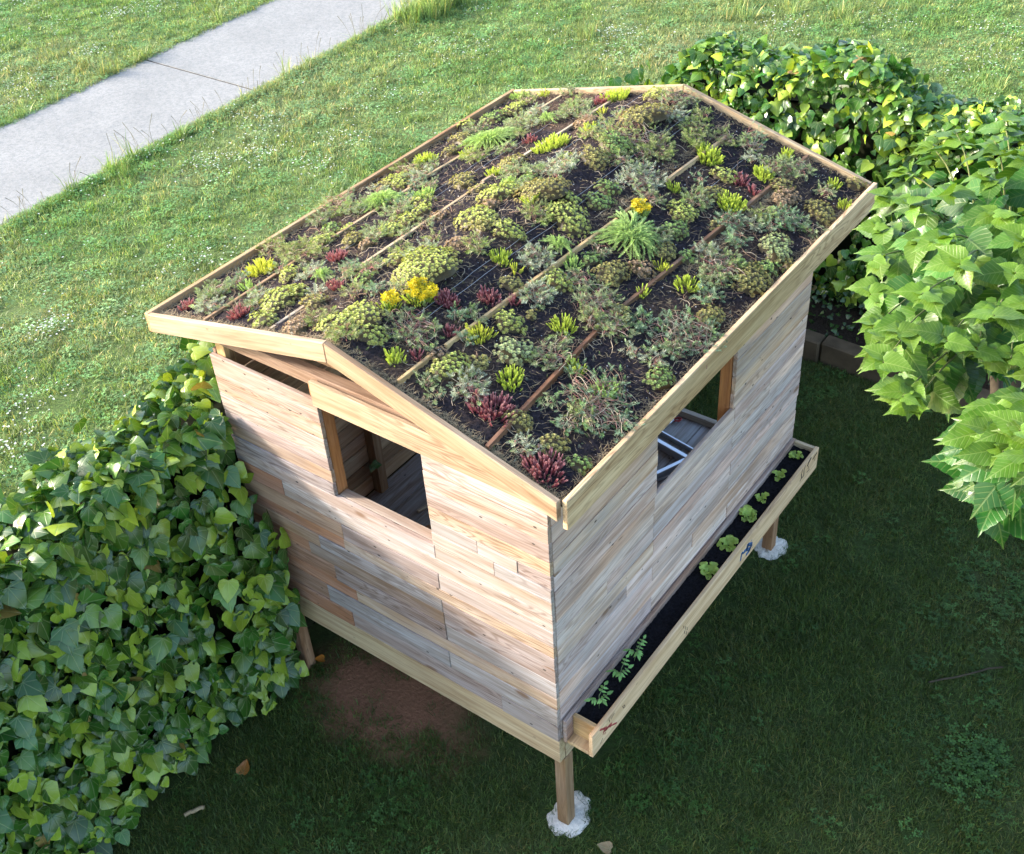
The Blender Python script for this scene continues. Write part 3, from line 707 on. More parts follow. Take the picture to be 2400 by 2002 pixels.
        V, F, C = inst(TPL['brush'], tip, np.array(up), r.uniform(0.028, 0.044, n) * (1.0 if kind == 'T' else 1.05), cc, r); parts.append(('leaf_tips', V, F, C, 'plant'))
        words = dict(blue='blue-green', grey='grey-green', silv='silvery', dull='dull green')[tone or ('blue' if kind == 'T' else 'grey')] + (' looping trailing stonecrop' if kind == 'T' else ' needle-leaved stonecrop clump')
    elif kind == 'F':
        c = np.array(COLS[tone or 'glime']); n = int(np.clip(R * R * 3.14 / 0.00022, 35, 190)); a, b, q = disc(n, 1.0); paths = []; ups = []; pos = []; sc = []
        for i in range(n):
            s = base + a[i] * 0.15 * ex + b[i] * 0.15 * ey; tip = base + a[i] * ex + b[i] * ey + (0.055 * (1 - 0.7 * q[i]) + 0.006) * N; jj = r.normal(0, R * 0.16, 4); tip = tip + jj[0] * ex + jj[1] * ey; m = base + (a[i] * 0.45 + jj[2]) * ex + (b[i] * 0.45 + jj[3]) * ey + (0.05 + 0.05 * r.random()) * N
            t = np.linspace(0, 1, 6)[:, None]; B = (1 - t) ** 2 * s + 2 * t * (1 - t) * m + t * t * tip; paths.append(B)
            for k in (2, 3, 4, 5):
                d = B[k] - B[k - 1]; pos.append(B[k - 1]); ups.append(d + N * 0.004); sc.append(np.linalg.norm(d) * 1.5 + 0.008)
        m4 = len(pos); cc = c[None] * r.uniform(0.7, 1.25, (m4, 1)); V, F, C = inst(TPL['fine'], np.array(pos), np.array(ups), np.array(sc), cc, r, 0.55); parts.append(('fronds', V, F, C, 'plant'))
        words = 'feathery lime stonecrop with arching fronds'
    lab = '%s %s %s' % (size, words, roof_place(P)); short = words.replace(' rosette stonecrop', '').replace(' upright stonecrop', '').replace(' needle-leaved stonecrop', '').replace(' looping', '')
    root = None
    for i, (nm, A, Bf, Cc, mt) in enumerate(parts):
        if mt == 'tube': me = tube_mesh(nm, [q2 - base for q2 in A], Bf, M['dry'] if nm == 'stems' else M['plant'], 3, Cc)
        else: me = mesh_np(nm, A - base, Bf, M[mt], Cc)
        if len(parts) == 1:
            root = obj('stonecrop', me, None, base)
        else:
            if root is None: root = empty('stonecrop', base)
            obj(nm, me, root, base)
    tag(root, lab, cat, 'stonecrop plants growing on the roof'); LBL.setdefault(lab, []).append((root, P, size + ' ' + words, short))

PLANTS = '''999 633 190 M yg;1120 520 120 M yg;1190 545 75 M yg;1174 458 100 M yg;1270 451 120 M ol;1331 516 112 M yg;1403 479 66 M gr;1424 448 58 M gr;1075 575 55 M br;1033 510 42 M br;920 545 70 M yg;958 520 60 M yg;990 500 55 M yg;934 431 80 M yg;905 440 50 M ol;
1174 609 55 U lime;1208 636 26 U ylime;1256 612 82 G silv;1307 581 62 F glime;1475 561 142 F glime;1496 503 45 Y glime;1383 612 50 M gr;1338 619 45 U glime;1304 660 74 M yg;1434 647 92 M ol;1503 636 60 M br;1551 629 36 U ylime;1558 595 62 M ol;1506 691 30 U lime;
1147 701 58 R;1256 698 80 G silv;1208 708 32 R;982 698 72 Y;914 718 45 Y;968 777 132 T grey;927 842 52 U lime;979 838 30 R;1191 760 78 M yg;1244 742 34 M ol;1123 787 66 U ylime;1321 766 62 U lime;1403 718 130 T grey;1434 773 92 T grey;1205 828 100 M pa;1057 866 98 M yg;1119 855 56 M ol;1198 893 75 U lime;1294 838 100 T grey;1153 962 118 R;1397 948 215 T blue;1544 893 80 M gr;1530 850 50 G silv;1480 830 40 G silv;1054 780 36 R;1071 749 40 G blue;1600 790 175 T blue;1276 1100 108 R;1230 1054 62 G silv;1090 800 40 G blue;
1611 674 60 U lime;1816 587 92 M pa;1761 660 108 M ol;1800 635 60 M gr;1688 628 105 T grey;1839 519 86 G blue;1921 500 76 M ol;1980 487 36 U lime;1955 437 32 U lime;2003 437 46 M ol;1711 482 68 U lime;1766 452 26 R;1789 414 54 U lime;1597 500 76 M yg;1670 459 62 M ol;1839 468 74 M br;1725 564 54 G blue;1900 545 45 T grey;1655 700 60 G blue;
1508 280 115 M ol;1471 325 165 G dull;1440 345 90 M gr;1544 358 76 G dull;1392 374 76 M ol;1293 342 82 U lime;1314 395 96 G silv;1497 426 105 G silv;1660 368 70 U lime;1843 368 34 U lime;1151 337 104 F glime;1096 366 36 U lime;997 376 52 U lime;1094 298 44 M yg;1209 261 66 M yg;1214 295 72 G grey;1288 287 46 F glime;1240 214 44 U glime;1289 217 26 U lime;1343 217 34 G grey;1445 230 60 U lime;1411 264 18 U ylime;1586 238 84 T grey;1754 342 62 T grey;994 458 50 U glime;1157 410 34 U lime;1209 410 68 G grey;1345 264 72 G grey;1380 305 40 U lime;1620 330 50 G dull;
612 636 74 U ylime;721 592 135 G dull;760 570 60 M yg;780 486 105 T grey;896 479 90 F glime;505 691 82 G grey;492 725 62 G silv;600 718 40 G grey;660 708 112 M yg;700 690 60 M yg;759 660 48 F glime;790 674 40 R;725 647 62 G silv;800 765 105 M yg;850 745 110 M yg;870 790 80 M yg;865 640 84 T grey;440 722 40 R;640 585 72 T dull;817 540 36 M yg;889 554 74 G grey;444 684 52 G dull;560 735 50 R;1160 455 30 U lime;1010 440 45 T grey;1000 535 45 T grey;1245 470 40 U lime;1130 845 30 M ol;1000 900 50 G grey;1020 935 36 G grey;1350 870 40 U lime;1110 745 46 G grey;880 690 46 G blue;940 680 40 T grey;1450 1000 60 T blue;1330 1000 60 T blue;1500 760 60 G blue;1860 630 36 M ol;1930 455 50 T grey;1700 330 60 T dull;1500 400 50 T grey;1580 440 36 U lime'''
seed = 0
for item in PLANTS.replace('\n', '').split(';'):
    f = item.split()
    if len(f) >= 4:
        seed += 1; add_plant(float(f[0]), float(f[1]), float(f[2]), f[3], f[4] if len(f) > 4 else None, seed)
# the smaller plants filling in between them
r = np.random.default_rng(777); placed = [q[1][:2] for l in LBL.values() for q in l]; kinds = [('G', 'grey'), ('G', 'dull'), ('T', 'grey'), ('T', 'blue'), ('M', 'ol'), ('M', 'br'), ('M', 'gr'), ('M', 'yg'), ('G', 'silv'), ('R', None), ('T', 'dull'), ('U', 'glime')]
wts = np.array([14, 12, 14, 9, 10, 6, 7, 9, 9, 4, 8, 3.0]); wts /= wts.sum(); cnt = 0
for t_ in range(900):
    x, y = r.uniform(XL + 0.06, XR - 0.05), r.uniform(0.05, 2.86)
    dmin = min(np.hypot(x - q[0], y - q[1]) for q in placed)
    if dmin < 0.085: continue
    kd, tn = kinds[r.choice(12, p=wts)]; wm_ = r.uniform(0.07, min(0.17, dmin * 1.5)); Pw = np.array([x, y, float(zsoil(x, y))]); (uv_, dp_) = pix(Pw)
    seed += 1; cnt += 1; placed.append((x, y)); add_plant(uv_[0][0], uv_[0][1], wm_ * FPX / dp_[0], kd, tn, seed)
    if cnt >= 120: break
allp = [q for l in LBL.values() for q in l]; cand = []
for o_, P_, w_, s_ in allp:
    near = sorted((np.linalg.norm(P_ - q[1]), q[3]) for q in allp if q[0] is not o_); pl = roof_place(P_).split()
    cut = lambda t: ' '.join(t.split()[:16]).rstrip(',')
    cand.append([o_['label'], cut('%s beside %s, %s' % (w_, near[0][1], ' '.join(pl[-2:]))), cut('%s beside %s %s' % (w_, near[0][1], ' '.join(pl[:-2]))), cut('%s between %s and %s' % (w_, near[0][1], near[1][1])), cut('%s between %s and %s, %s' % (w_, near[0][1], near[2][1], pl[-1]))])
for k in range(1, 5):
    used = {}
    for i, q in enumerate(allp): used.setdefault(q[0]['label'], []).append(i)
    for l in used.values():
        if len(l) > 1:
            for i in l: allp[i][0]['label'] = cand[i][k]
# moss, cut tips and litter lying between the plants
r = np.random.default_rng(56); n = 2600; x = r.uniform(XL + 0.04, XR - 0.03, n); y = r.uniform(0.0, 2.88, n); k = vnoise(x, y, 5, 57) + r.normal(0, 0.25, n) > -0.05; x, y = x[k], y[k]; n = len(x)
pal = np.array([COLS['grey'], COLS['dull'], COLS['ol'], COLS['br'], (0.16, 0.09, 0.06), COLS['silv'], COLS['gr']]) * 0.8; cc = pal[r.integers(0, 7, n)] * r.uniform(0.6, 1.2, (n, 1))
V, F, C = inst(TPL['brush'], np.stack([x, y, zsoil(x, y) - 0.002], 1), r.normal(0, 0.8, (n, 3)) + np.array([0, 0, 0.9]), r.uniform(0.012, 0.028, n), cc, r)
o = obj('moss_and_litter', mesh_np('moss_and_litter', V, F, M['plant'], C), hut); o['kind'] = 'stuff'
# loose dead stems curling over the substrate
r = np.random.default_rng(55); paths, cs = [], []
for i in range(420):
    x, y = r.uniform(XL + 0.06, XR - 0.05), r.uniform(0.03, 2.85); a = r.uniform(0, 6.28); da = r.normal(0, 0.32); P = []
    for k in range(8):
        P.append((x, y, float(zsoil(np.clip(x, XL, XR), y)) + 0.004 + 0.016 * math.sin(k / 7 * 3.14) * r.random())); a += da + r.normal(0, 0.25); x += 0.017 * math.cos(a); y += 0.017 * math.sin(a)
    P = np.array(P); P[:, 0] = np.clip(P[:, 0], XL + 0.01, XR - 0.005); P[:, 1] = np.clip(P[:, 1], YF + 0.035, YB - 0.035)
    paths.append(P); w = r.random(); cs.append(COLS['straw'] if w < 0.45 else COLS['stem'] if w < 0.8 else (0.14, 0.10, 0.075))
o = obj('dead_stems', tube_mesh('dead_stems', paths, [0.0013] * len(paths), M['dry'], 3, cs), hut); o['kind'] = 'stuff'

# ================================================================== leaf shapes
def leaf_tpl(half, mids, fold=0.18, droop=0.2, wave=0.0, side_droop=0.0):
    """half: outline of one half from stalk to tip (u>0, v); returns V (u,v,w), triangles, uv"""
    V, UV = [], []
    def p3(u, v): return (u, v, fold * abs(u) - droop * v * v - side_droop * u * u * 2 + wave * math.sin(v * 11) * abs(u))
    for m in mids: V.append(p3(0, m)); UV.append((0.5, m))
    F = []
    for s in (1, -1):
        idx = []
        for u, v in half: idx.append(len(V)); V.append(p3(u * s, v)); UV.append((0.5 + u * s, v))
        mi = [min(range(len(mids)), key=lambda k: abs(mids[k] - v) + (0.0 if mids[k] <= v + 0.12 else 0.3)) for u, v in half]
        tris = []
        for i in range(len(half) - 1):
            a, b = mi[i], mi[i + 1]; tris.append((a, idx[i], idx[i + 1]))
            for k in range(a, b): tris.append((k, idx[i + 1], k + 1))
        if mi[-1] < len(mids) - 1:
            for k in range(mi[-1], len(mids) - 1): tris.append((k, idx[-1], k + 1))
        F += [t if s > 0 else (t[0], t[2], t[1]) for t in tris]
    return np.array(V), np.array(F), np.array(UV)
def cup_tpl(half, cup, droop, twist=0.0):
    """blade with an inner row so that it can cup: 6 strips per half, 48 triangles"""
    n = len(half); V, UV, F = [], [], []
    def p3(u, v): V.append((u, v, -cup * u * u - droop * v * v + twist * u * v)); UV.append((0.5 + u, v))
    mv = [min(max(v, 0.02), 1.0) if i < n - 1 else 1.0 for i, (u, v) in enumerate(half)]; mv[0] = 0.02
    for i in range(n): mv[i] = max(mv[i], mv[i - 1] if i else 0.02)
    for m in mv: p3(0.0, m)
    for sg in (1, -1):
        o = len(V)
        for (u, v), m in zip(half, mv): p3(sg * u * 0.58, m + (v - m) * 0.58 if u > 0 else v)
        for u, v in half: p3(sg * u, v)
        for i in range(n - 1):
            for A, B in ((0, o), (o, o + n)):
                q = (A + i, B + i, B + i + 1, A + i + 1); q = q if sg > 0 else q[::-1]
                F += [(q[0], q[1], q[2]), (q[0], q[2], q[3])]
    return np.array(V), np.array(F), np.array(UV)
IVY_H = [(0.03, 0.00), (0.22, -0.10), (0.44, -0.02), (0.54, 0.20), (0.41, 0.42), (0.25, 0.70), (0.0, 1.0)]
IVY_H2 = [(0.03, 0.02), (0.20, -0.07), (0.40, 0.03), (0.47, 0.24), (0.38, 0.48), (0.20, 0.76), (0.0, 1.0)]
IVY_H3 = [(0.03, 0.02), (0.24, -0.13), (0.46, -0.02), (0.60, 0.24), (0.36, 0.38), (0.27, 0.64), (0.0, 1.02)]
IVY = [cup_tpl(IVY_H, 0.45, 0.20, 0.1), cup_tpl(IVY_H2, 0.60, 0.28, -0.12), cup_tpl(IVY_H3, 0.20, 0.15, 0.15), cup_tpl(IVY_H2, -0.35, 0.22, 0.0)]
def serr(pts, n=2, d=0.022):
    out = []
    for (a, b), (c, e) in zip(pts[:-1], pts[1:]):
        out.append((a, b))
        for k in range(1, n):
            t = k / n; out.append((a + (c - a) * t - d, b + (e - b) * t))
    out.append(pts[-1]); return out
MUL_H = serr([(0.03, 0.02), (0.17, -0.06), (0.32, 0.02), (0.39, 0.18), (0.37, 0.35), (0.30, 0.52), (0.20, 0.67), (0.10, 0.80), (0.024, 0.92)])
MUL_H2 = serr([(0.03, 0.02), (0.15, -0.07), (0.28, 0.0), (0.35, 0.15), (0.27, 0.28), (0.34, 0.38), (0.27, 0.53), (0.14, 0.70), (0.03, 0.90)])
MUL = [leaf_tpl(MUL_H, [0.02, 0.22, 0.42, 0.62, 0.8, 1.0], 0.22, 0.28, 0.08), leaf_tpl(MUL_H, [0.02, 0.22, 0.42, 0.62, 0.8, 1.0], 0.40, 0.18, 0.06), leaf_tpl(MUL_H2, [0.02, 0.22, 0.42, 0.62, 0.8, 1.0], -0.12, 0.34, 0.1), leaf_tpl(MUL_H, [0.02, 0.22, 0.42, 0.62, 0.8, 1.0], 0.10, 0.45, 0.12)]
def leaf_frames(tipdir, normal):
    y = tipdir / (np.linalg.norm(tipdir, axis=1, keepdims=True) + 1e-9)
    z = normal - y * np.sum(normal * y, 1, keepdims=True); z /= np.linalg.norm(z, axis=1, keepdims=True) + 1e-9
    return np.cross(y, z), y, z
def leaves_mesh(name, tpls, which, pos, tip, nrm, size, col, mat):
    x, y, z = leaf_frames(tip, nrm); Vs, Fs, Cs, Us, off = [], [], [], [], 0
    for k, (tv, tf, tu) in enumerate(tpls):
        m = which == k
        if not m.any(): continue
        s = size[m][:, None, None]
        P = pos[m][:, None, :] + s * (tv[None, :, 0:1] * x[m][:, None] + tv[None, :, 1:2] * y[m][:, None] + tv[None, :, 2:3] * z[m][:, None]); c = m.sum()
        Vs.append(P.reshape(-1, 3)); Us.append(np.tile(tu, (c, 1))); Cs.append(np.repeat(col[m], len(tv), 0)); Fs.append((tf[None] + (np.arange(c) * len(tv))[:, None, None] + off).reshape(-1, 3)); off += c * len(tv)
    return mesh_np(name, np.concatenate(Vs), np.concatenate(Fs), mat, np.concatenate(Cs), np.concatenate(Us), smooth=True)
def leaf_objects(parent, name, tpls, meshes, which, pos, tip, nrm, size, col):
    x, y, z = leaf_frames(tip, nrm); inv = wmat(parent).inverted()
    for i in range(len(pos)):
        o = bpy.data.objects.new(name, meshes[which[i]]); s = size[i]
        m = Matrix(((x[i][0], y[i][0], z[i][0], 0), (x[i][1], y[i][1], z[i][1], 0), (x[i][2], y[i][2], z[i][2], 0), (0, 0, 0, 1)))
        m.translation = Vector(pos[i]); o.matrix_world = m; o.scale = (s, s, s); o.color = (*col[i], 1)
        COL.objects.link(o); o.parent = parent; o.matrix_parent_inverse = inv
def proto_meshes(name, tpls, mat): return [mesh_np(name, tv, tf, mat, np.ones((len(tv), 3)), tu, True) for tv, tf, tu in tpls]
IVY_ME = proto_meshes('ivy_leaf', IVY, M['ivy']); MUL_ME = proto_meshes('mulberry_leaf', MUL, M['mulberry'])
def score_visible(pos, size):
    uv, dep = pix(pos); inside = (uv[:, 0] > -20) & (uv[:, 0] < 2420) & (uv[:, 1] > -20) & (uv[:, 1] < 2022)
    return np.where(inside, size / dep, 0.0)

# ================================================================== ivy hedges
def ivy_cols(n, r, young):
    c = np.array([0.034, 0.092, 0.014])[None] * r.uniform(0.65, 1.35, (n, 1)) * (1 + r.normal(0, 0.10, (n, 3)))
    a = r.random(n)
    c = np.where((a < 0.45)[:, None], np.array([0.074, 0.155, 0.018])[None] * r.uniform(0.75, 1.3, (n, 1)), c)
    c = np.where((a < young)[:, None], np.array([0.195, 0.275, 0.028])[None] * r.uniform(0.8, 1.3, (n, 1)), c)
    c = np.where((a > 0.992)[:, None], np.array([0.20, 0.14, 0.04])[None], c)
    return np.clip(c, 0.005, 1)
YOUNG, GAIN = 0.26, 1.2
def ivy_hedge(name, label, face_n, P_face, P_top, extra, seed, size=(0.075, 0.135), core=None, base=(0, 0, 0)):
    r = np.random.default_rng(seed)
    root = tag(empty(name, base), label, 'hedge', 'ivy hedges enclosing the garden')
    nf, nt = len(P_face), len(P_top); pos = np.concatenate([P_face, P_top, extra]); n = len(pos)
    fn = np.array(face_n, float); upv = np.array([0, 0, 1.0])
    nrm = np.concatenate([np.tile(fn * 0.75 + upv * 0.55, (nf, 1)), np.tile(upv * 0.95 + fn * 0.25, (nt, 1)), np.tile(fn * 0.6 + upv * 0.5, (len(extra), 1))]) + r.normal(0, 0.34, (n, 3))
    tip = np.concatenate([np.tile(-upv * 0.9 + fn * 0.35, (nf, 1)), np.tile(fn * 0.6 - upv * 0.15, (nt, 1)), np.tile(-upv * 0.8 + fn * 0.3, (len(extra), 1))]) + r.normal(0, 0.42, (n, 3))
    sz = r.uniform(size[0], size[1], n) * np.where(r.random(n) < 0.3, r.uniform(0.4, 0.75, n), 1.0); which = r.integers(0, len(IVY), n)
    young = YOUNG
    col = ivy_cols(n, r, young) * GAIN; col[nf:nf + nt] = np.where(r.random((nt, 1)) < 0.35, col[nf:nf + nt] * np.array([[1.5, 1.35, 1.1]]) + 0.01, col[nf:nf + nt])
    sc = score_visible(pos, sz); sc[:nf + nt] *= 1.0; sc[nf + nt:] *= 0.3
    # leaves standing furthest out of the foliage are the ones that can be told apart
    prox = pos @ (fn + upv * 0.3); sc = sc * (1 + 1.2 * (prox - prox.min()) / (np.ptp(prox) + 1e-6))
    big = np.argsort(-sc)[:300]; rest = np.setdiff1d(np.arange(n), big)
    leaf_objects(root, 'leaf', IVY, IVY_ME, which[big], pos[big], tip[big], nrm[big], sz[big], col[big])
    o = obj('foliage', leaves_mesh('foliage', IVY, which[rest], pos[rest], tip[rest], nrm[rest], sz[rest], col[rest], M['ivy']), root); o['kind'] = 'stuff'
    if core: obj('stems', core, root)
    return root
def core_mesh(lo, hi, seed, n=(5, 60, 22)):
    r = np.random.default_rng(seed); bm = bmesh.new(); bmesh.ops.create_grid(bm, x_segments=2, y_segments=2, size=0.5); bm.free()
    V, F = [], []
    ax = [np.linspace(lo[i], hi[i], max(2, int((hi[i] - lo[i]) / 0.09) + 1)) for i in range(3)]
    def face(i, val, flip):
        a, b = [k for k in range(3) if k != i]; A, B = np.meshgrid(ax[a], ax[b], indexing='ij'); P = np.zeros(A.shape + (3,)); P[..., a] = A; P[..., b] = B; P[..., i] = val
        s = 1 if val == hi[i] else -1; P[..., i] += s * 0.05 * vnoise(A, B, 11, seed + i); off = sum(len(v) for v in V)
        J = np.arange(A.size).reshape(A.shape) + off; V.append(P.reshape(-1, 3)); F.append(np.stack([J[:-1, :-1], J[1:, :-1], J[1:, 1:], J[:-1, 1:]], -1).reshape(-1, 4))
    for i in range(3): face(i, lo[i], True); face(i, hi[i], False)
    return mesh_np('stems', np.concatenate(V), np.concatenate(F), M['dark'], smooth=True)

# -- hedge on the path side of the hut (its face looks at +x)
r = np.random.default_rng(21)
def hx(y, z):   # face position: bulging foliage, creeping round the hut's corner in front of the front wall
    y = np.asarray(y, float); z = np.asarray(z, float)
    b = -1.93 + 0.06 * vnoise(y, z * 1.3, 4.0, 31) + 0.05 * vnoise(y, z, 9, 32)
    b = b + 0.06 * np.clip((1.6 - z) / 1.2, 0, 1) + 0.06 * np.clip(1 - np.abs(z - 1.1) / 0.6, 0, 1)
    b = b + np.where(y > -0.45, 0.20 * np.clip((1.75 - z) / 0.5, 0, 1) * np.clip((z - 0.15) / 0.6, 0.2, 1), 0)
    return b
def htop(y): return 1.97 + 0.05 * np.sin(np.asarray(y) * 2.3 + 1) + 0.04 * np.sin(np.asarray(y) * 6.1) + 0.06 * np.clip((np.asarray(y) + 0.2), 0, 0.5)
nf = 3300
y = r.uniform(-2.7, 0.02, nf); z = r.uniform(0.03, 1.0, nf) ** 0.9 * htop(y); z = np.clip(z, 0.04, None); x = hx(y, z) - np.abs(r.normal(0, 0.07, nf))
Pf = np.stack([x, y, z], 1)
keep = ~((Pf[:, 1] > -0.05) & (Pf[:, 0] > -1.96)); Pf = Pf[keep]
nt = 950
y = r.uniform(-2.7, 0.75, nt); x = r.uniform(-2.46, -1.90, nt); z = htop(y) + 0.03 * vnoise(x, y, 8, 33) - 0.55 * np.clip((-2.28 - x) / 0.2, 0, 1) ** 2 * 0.3 - 0.5 * np.clip((x + 2.02) / 0.12, 0, 1) ** 2 * 0.35 - np.abs(r.normal(0, 0.03, nt))
m = ~((y > -0.03) & (x > -1.975)); Pt = np.stack([x, y, z], 1)[m]
ne = 900   # the run hidden beside the hut, and the outer face towards the meadow
y = r.uniform(-2.7, 4.9, ne); z = r.uniform(0.05, 1.95, ne); x = -2.42 - np.abs(r.normal(0, 0.04, ne))
Pe = np.stack([x, y, z], 1)
y = r.uniform(0.7, 3.5, 700); Pe = np.concatenate([Pe, np.stack([r.uniform(-2.48, -2.0, 700), y, 1.86 + r.normal(0, 0.07, 700)], 1)])
ivy_hedge('ivy_hedge', 'dark glossy ivy hedge against the front corner of the hut', (1, 0, 0), Pf, Pt, Pe, 22, (0.072, 0.132), core_mesh((-2.34, -2.75, 0.0), (-2.06, 4.6, 1.74), 40), (-2.2, -1.0, 0))
# -- hedge behind the hut (its face looks at -y)
r = np.random.default_rng(23); YOUNG, GAIN = 0.22, 1.4
def btop(x): x = np.asarray(x); return 1.98 + 0.10 * np.exp(-((x + 1.2) / 0.6) ** 2) + 0.05 * np.sin(x * 5) - 0.16 * np.clip((x + 0.75) / 0.4, 0, 1) + 0.06 * np.sin(x * 2.1 + 2) - 0.45 * np.clip((-2.12 - x) / 0.4, 0, 1)
nf = 3700
x = r.uniform(-2.52, 2.2, nf); z = r.uniform(0, 1, nf) ** 0.75 * btop(x); z = np.clip(z, 0.25, None); y = 4.98 + 0.09 * vnoise(x, z, 4.5, 51) + 0.05 * vnoise(x, z, 10, 52) + np.abs(r.normal(0, 0.07, nf)) + 0.1 * np.clip((z - 1.7) / 0.3, 0, 1)
Pf = np.stack([x, y, z], 1)
nt = 1900
x = r.uniform(-2.52, 2.2, nt); y = r.uniform(4.98, 5.45, nt); z = btop(x) + 0.03 * vnoise(x, y, 8, 53) - np.abs(r.normal(0, 0.04, nt)) - 0.25 * np.clip((5.1 - y) / 0.12, 0, 1) ** 2
Pt = np.stack([x, y, z], 1)
x = r.uniform(-2.45, 2.2, 500); Pe = np.stack([x, 5.5 + np.abs(r.normal(0, 0.04, 500)), r.uniform(0.05, 1.9, 500)], 1)
ivy_hedge('ivy_hedge', 'bright green ivy hedge rising behind the back rim of the roof', (0, -1, 0), Pf, Pt, Pe, 24, (0.062, 0.118), core_mesh((-2.15, 5.12, 0.0), (2.2, 5.40, 1.68), 60), (0, 5.2, 0))

# ================================================================== bed edging behind the hut
bed = tag(obj('flower_bed', sheet('flower_bed', [(-2.0, 4.46), (2.4, 4.40), (2.4, 5.3), (-2.0, 5.3)], 0.12, M['bed_soil'])), 'dark earth bed at the foot of the back hedge', 'bed', kind='structure')
kerb = tag(empty('bed_edging', (0, 4.42, 0)), 'dark weathered sleeper edging along the bed behind the hut', 'edging')
for x0, x1 in ((-2.0, -0.62), (-0.61, 0.75), (0.76, 2.4)):
    y0, y1 = 4.385 - 0.030 * (x0 + 0.7), 4.385 - 0.030 * (x1 + 0.7)
    board('sleeper', [(x0, y0, -0.02), (x1, y1, -0.02), (x1, y1, 0.195), (x0, y0, 0.195)], (0, 0.14, 0), M['kerb'], (1, 1, 1), kerb, None, 0.012)
r = np.random.default_rng(61); n = 900
x = r.uniform(-1.9, 2.3, n); y = r.uniform(4.58, 5.05, n); z = 0.12 + np.abs(r.normal(0, 0.10, n)) + 0.25 * np.clip((y - 4.75) / 0.3, 0, 1) * r.random(n)
col = np.array([0.035, 0.075, 0.020])[None] * r.uniform(0.6, 1.6, (n, 1))
me = leaves_mesh('bed_plants', IVY, r.integers(0, 4, n), np.stack([x, y, z], 1), r.normal(0, 1, (n, 3)) + np.array([0, -0.4, 0.1]), r.normal(0, 0.4, (n, 3)) + np.array([0, -0.4, 0.9]), r.uniform(0.02, 0.05, n), col, M['ivy'])
tag(obj('bed_plants', me), 'low dark ground cover in the bed below the back hedge', 'ground cover', kind='stuff')

# ================================================================== mulberry
tree = tag(empty('mulberry_tree', (1.85, 2.45, 0)), 'young mulberry tree with large bright green leaves beside the hut', 'tree')
head = np.array([1.06, 2.02, 2.25]); r = np.random.default_rng(71)
t = np.linspace(0, 1, 9)[:, None]
tp = (1 - t) ** 2 * np.array([1.85, 2.45, -0.05]) + 2 * t * (1 - t) * np.array([1.62, 2.20, 1.2]) + t * t * head
obj('trunk', tube_mesh('trunk', [tp], [np.linspace(0.075, 0.05, 9)], M['bark'], 10), tree)
TIPS = [(2100, 400, 2.85), (2060, 460, 2.95), (2050, 530, 3.0), (2045, 610, 3.05), (2040, 690, 3.1), (2045, 770, 3.15), (2070, 850, 3.2), (2115, 930, 3.15), (2130, 960, 3.1), (2180, 850, 3.0), (2250, 800, 3.05), (2170, 340, 2.85), (2240, 310, 2.95), (2330, 330, 3.05),
        (2400, 350, 3.1), (2460, 400, 3.1), (2140, 560, 3.2), (2160, 690, 3.3), (2230, 450, 3.15), (2330, 500, 3.25), (2250, 620, 3.35), (2400, 560, 3.3), (2330, 740, 3.3), (2420, 720, 3.3), (2220, 800, 3.25), (2110, 780, 3.25), (2300, 410, 3.1), (2200, 560, 3.3), (2380, 640, 3.35), (2290, 820, 3.2), (2480, 520, 3.2), (2480, 640, 3.3), (2370, 840, 3.2), (2130, 480, 3.1), (2460, 780, 3.3), (2350, 280, 3.0),
        (2335, 960, 3.3), (2325, 1020, 3.3), (2350, 1060, 3.3), (2390, 1010, 3.4), (2420, 1080, 3.4), (2460, 1030, 3.4), (2430, 950, 3.35), (2500, 1100, 3.4), (2500, 900, 3.35), (2330, 780, 2.95), (2280, 770, 2.85), (2390, 800, 3.0), (2240, 760, 2.8), (2320, 690, 2.9), (2160, 620, 2.75), (2200, 480, 2.7), (2300, 600, 2.8), (2400, 820, 2.9), (2130, 850, 2.9), (2440, 880, 3.0)]
paths, radii = [], []; LP, LT, LN, LS, LC = [], [], [], [], []
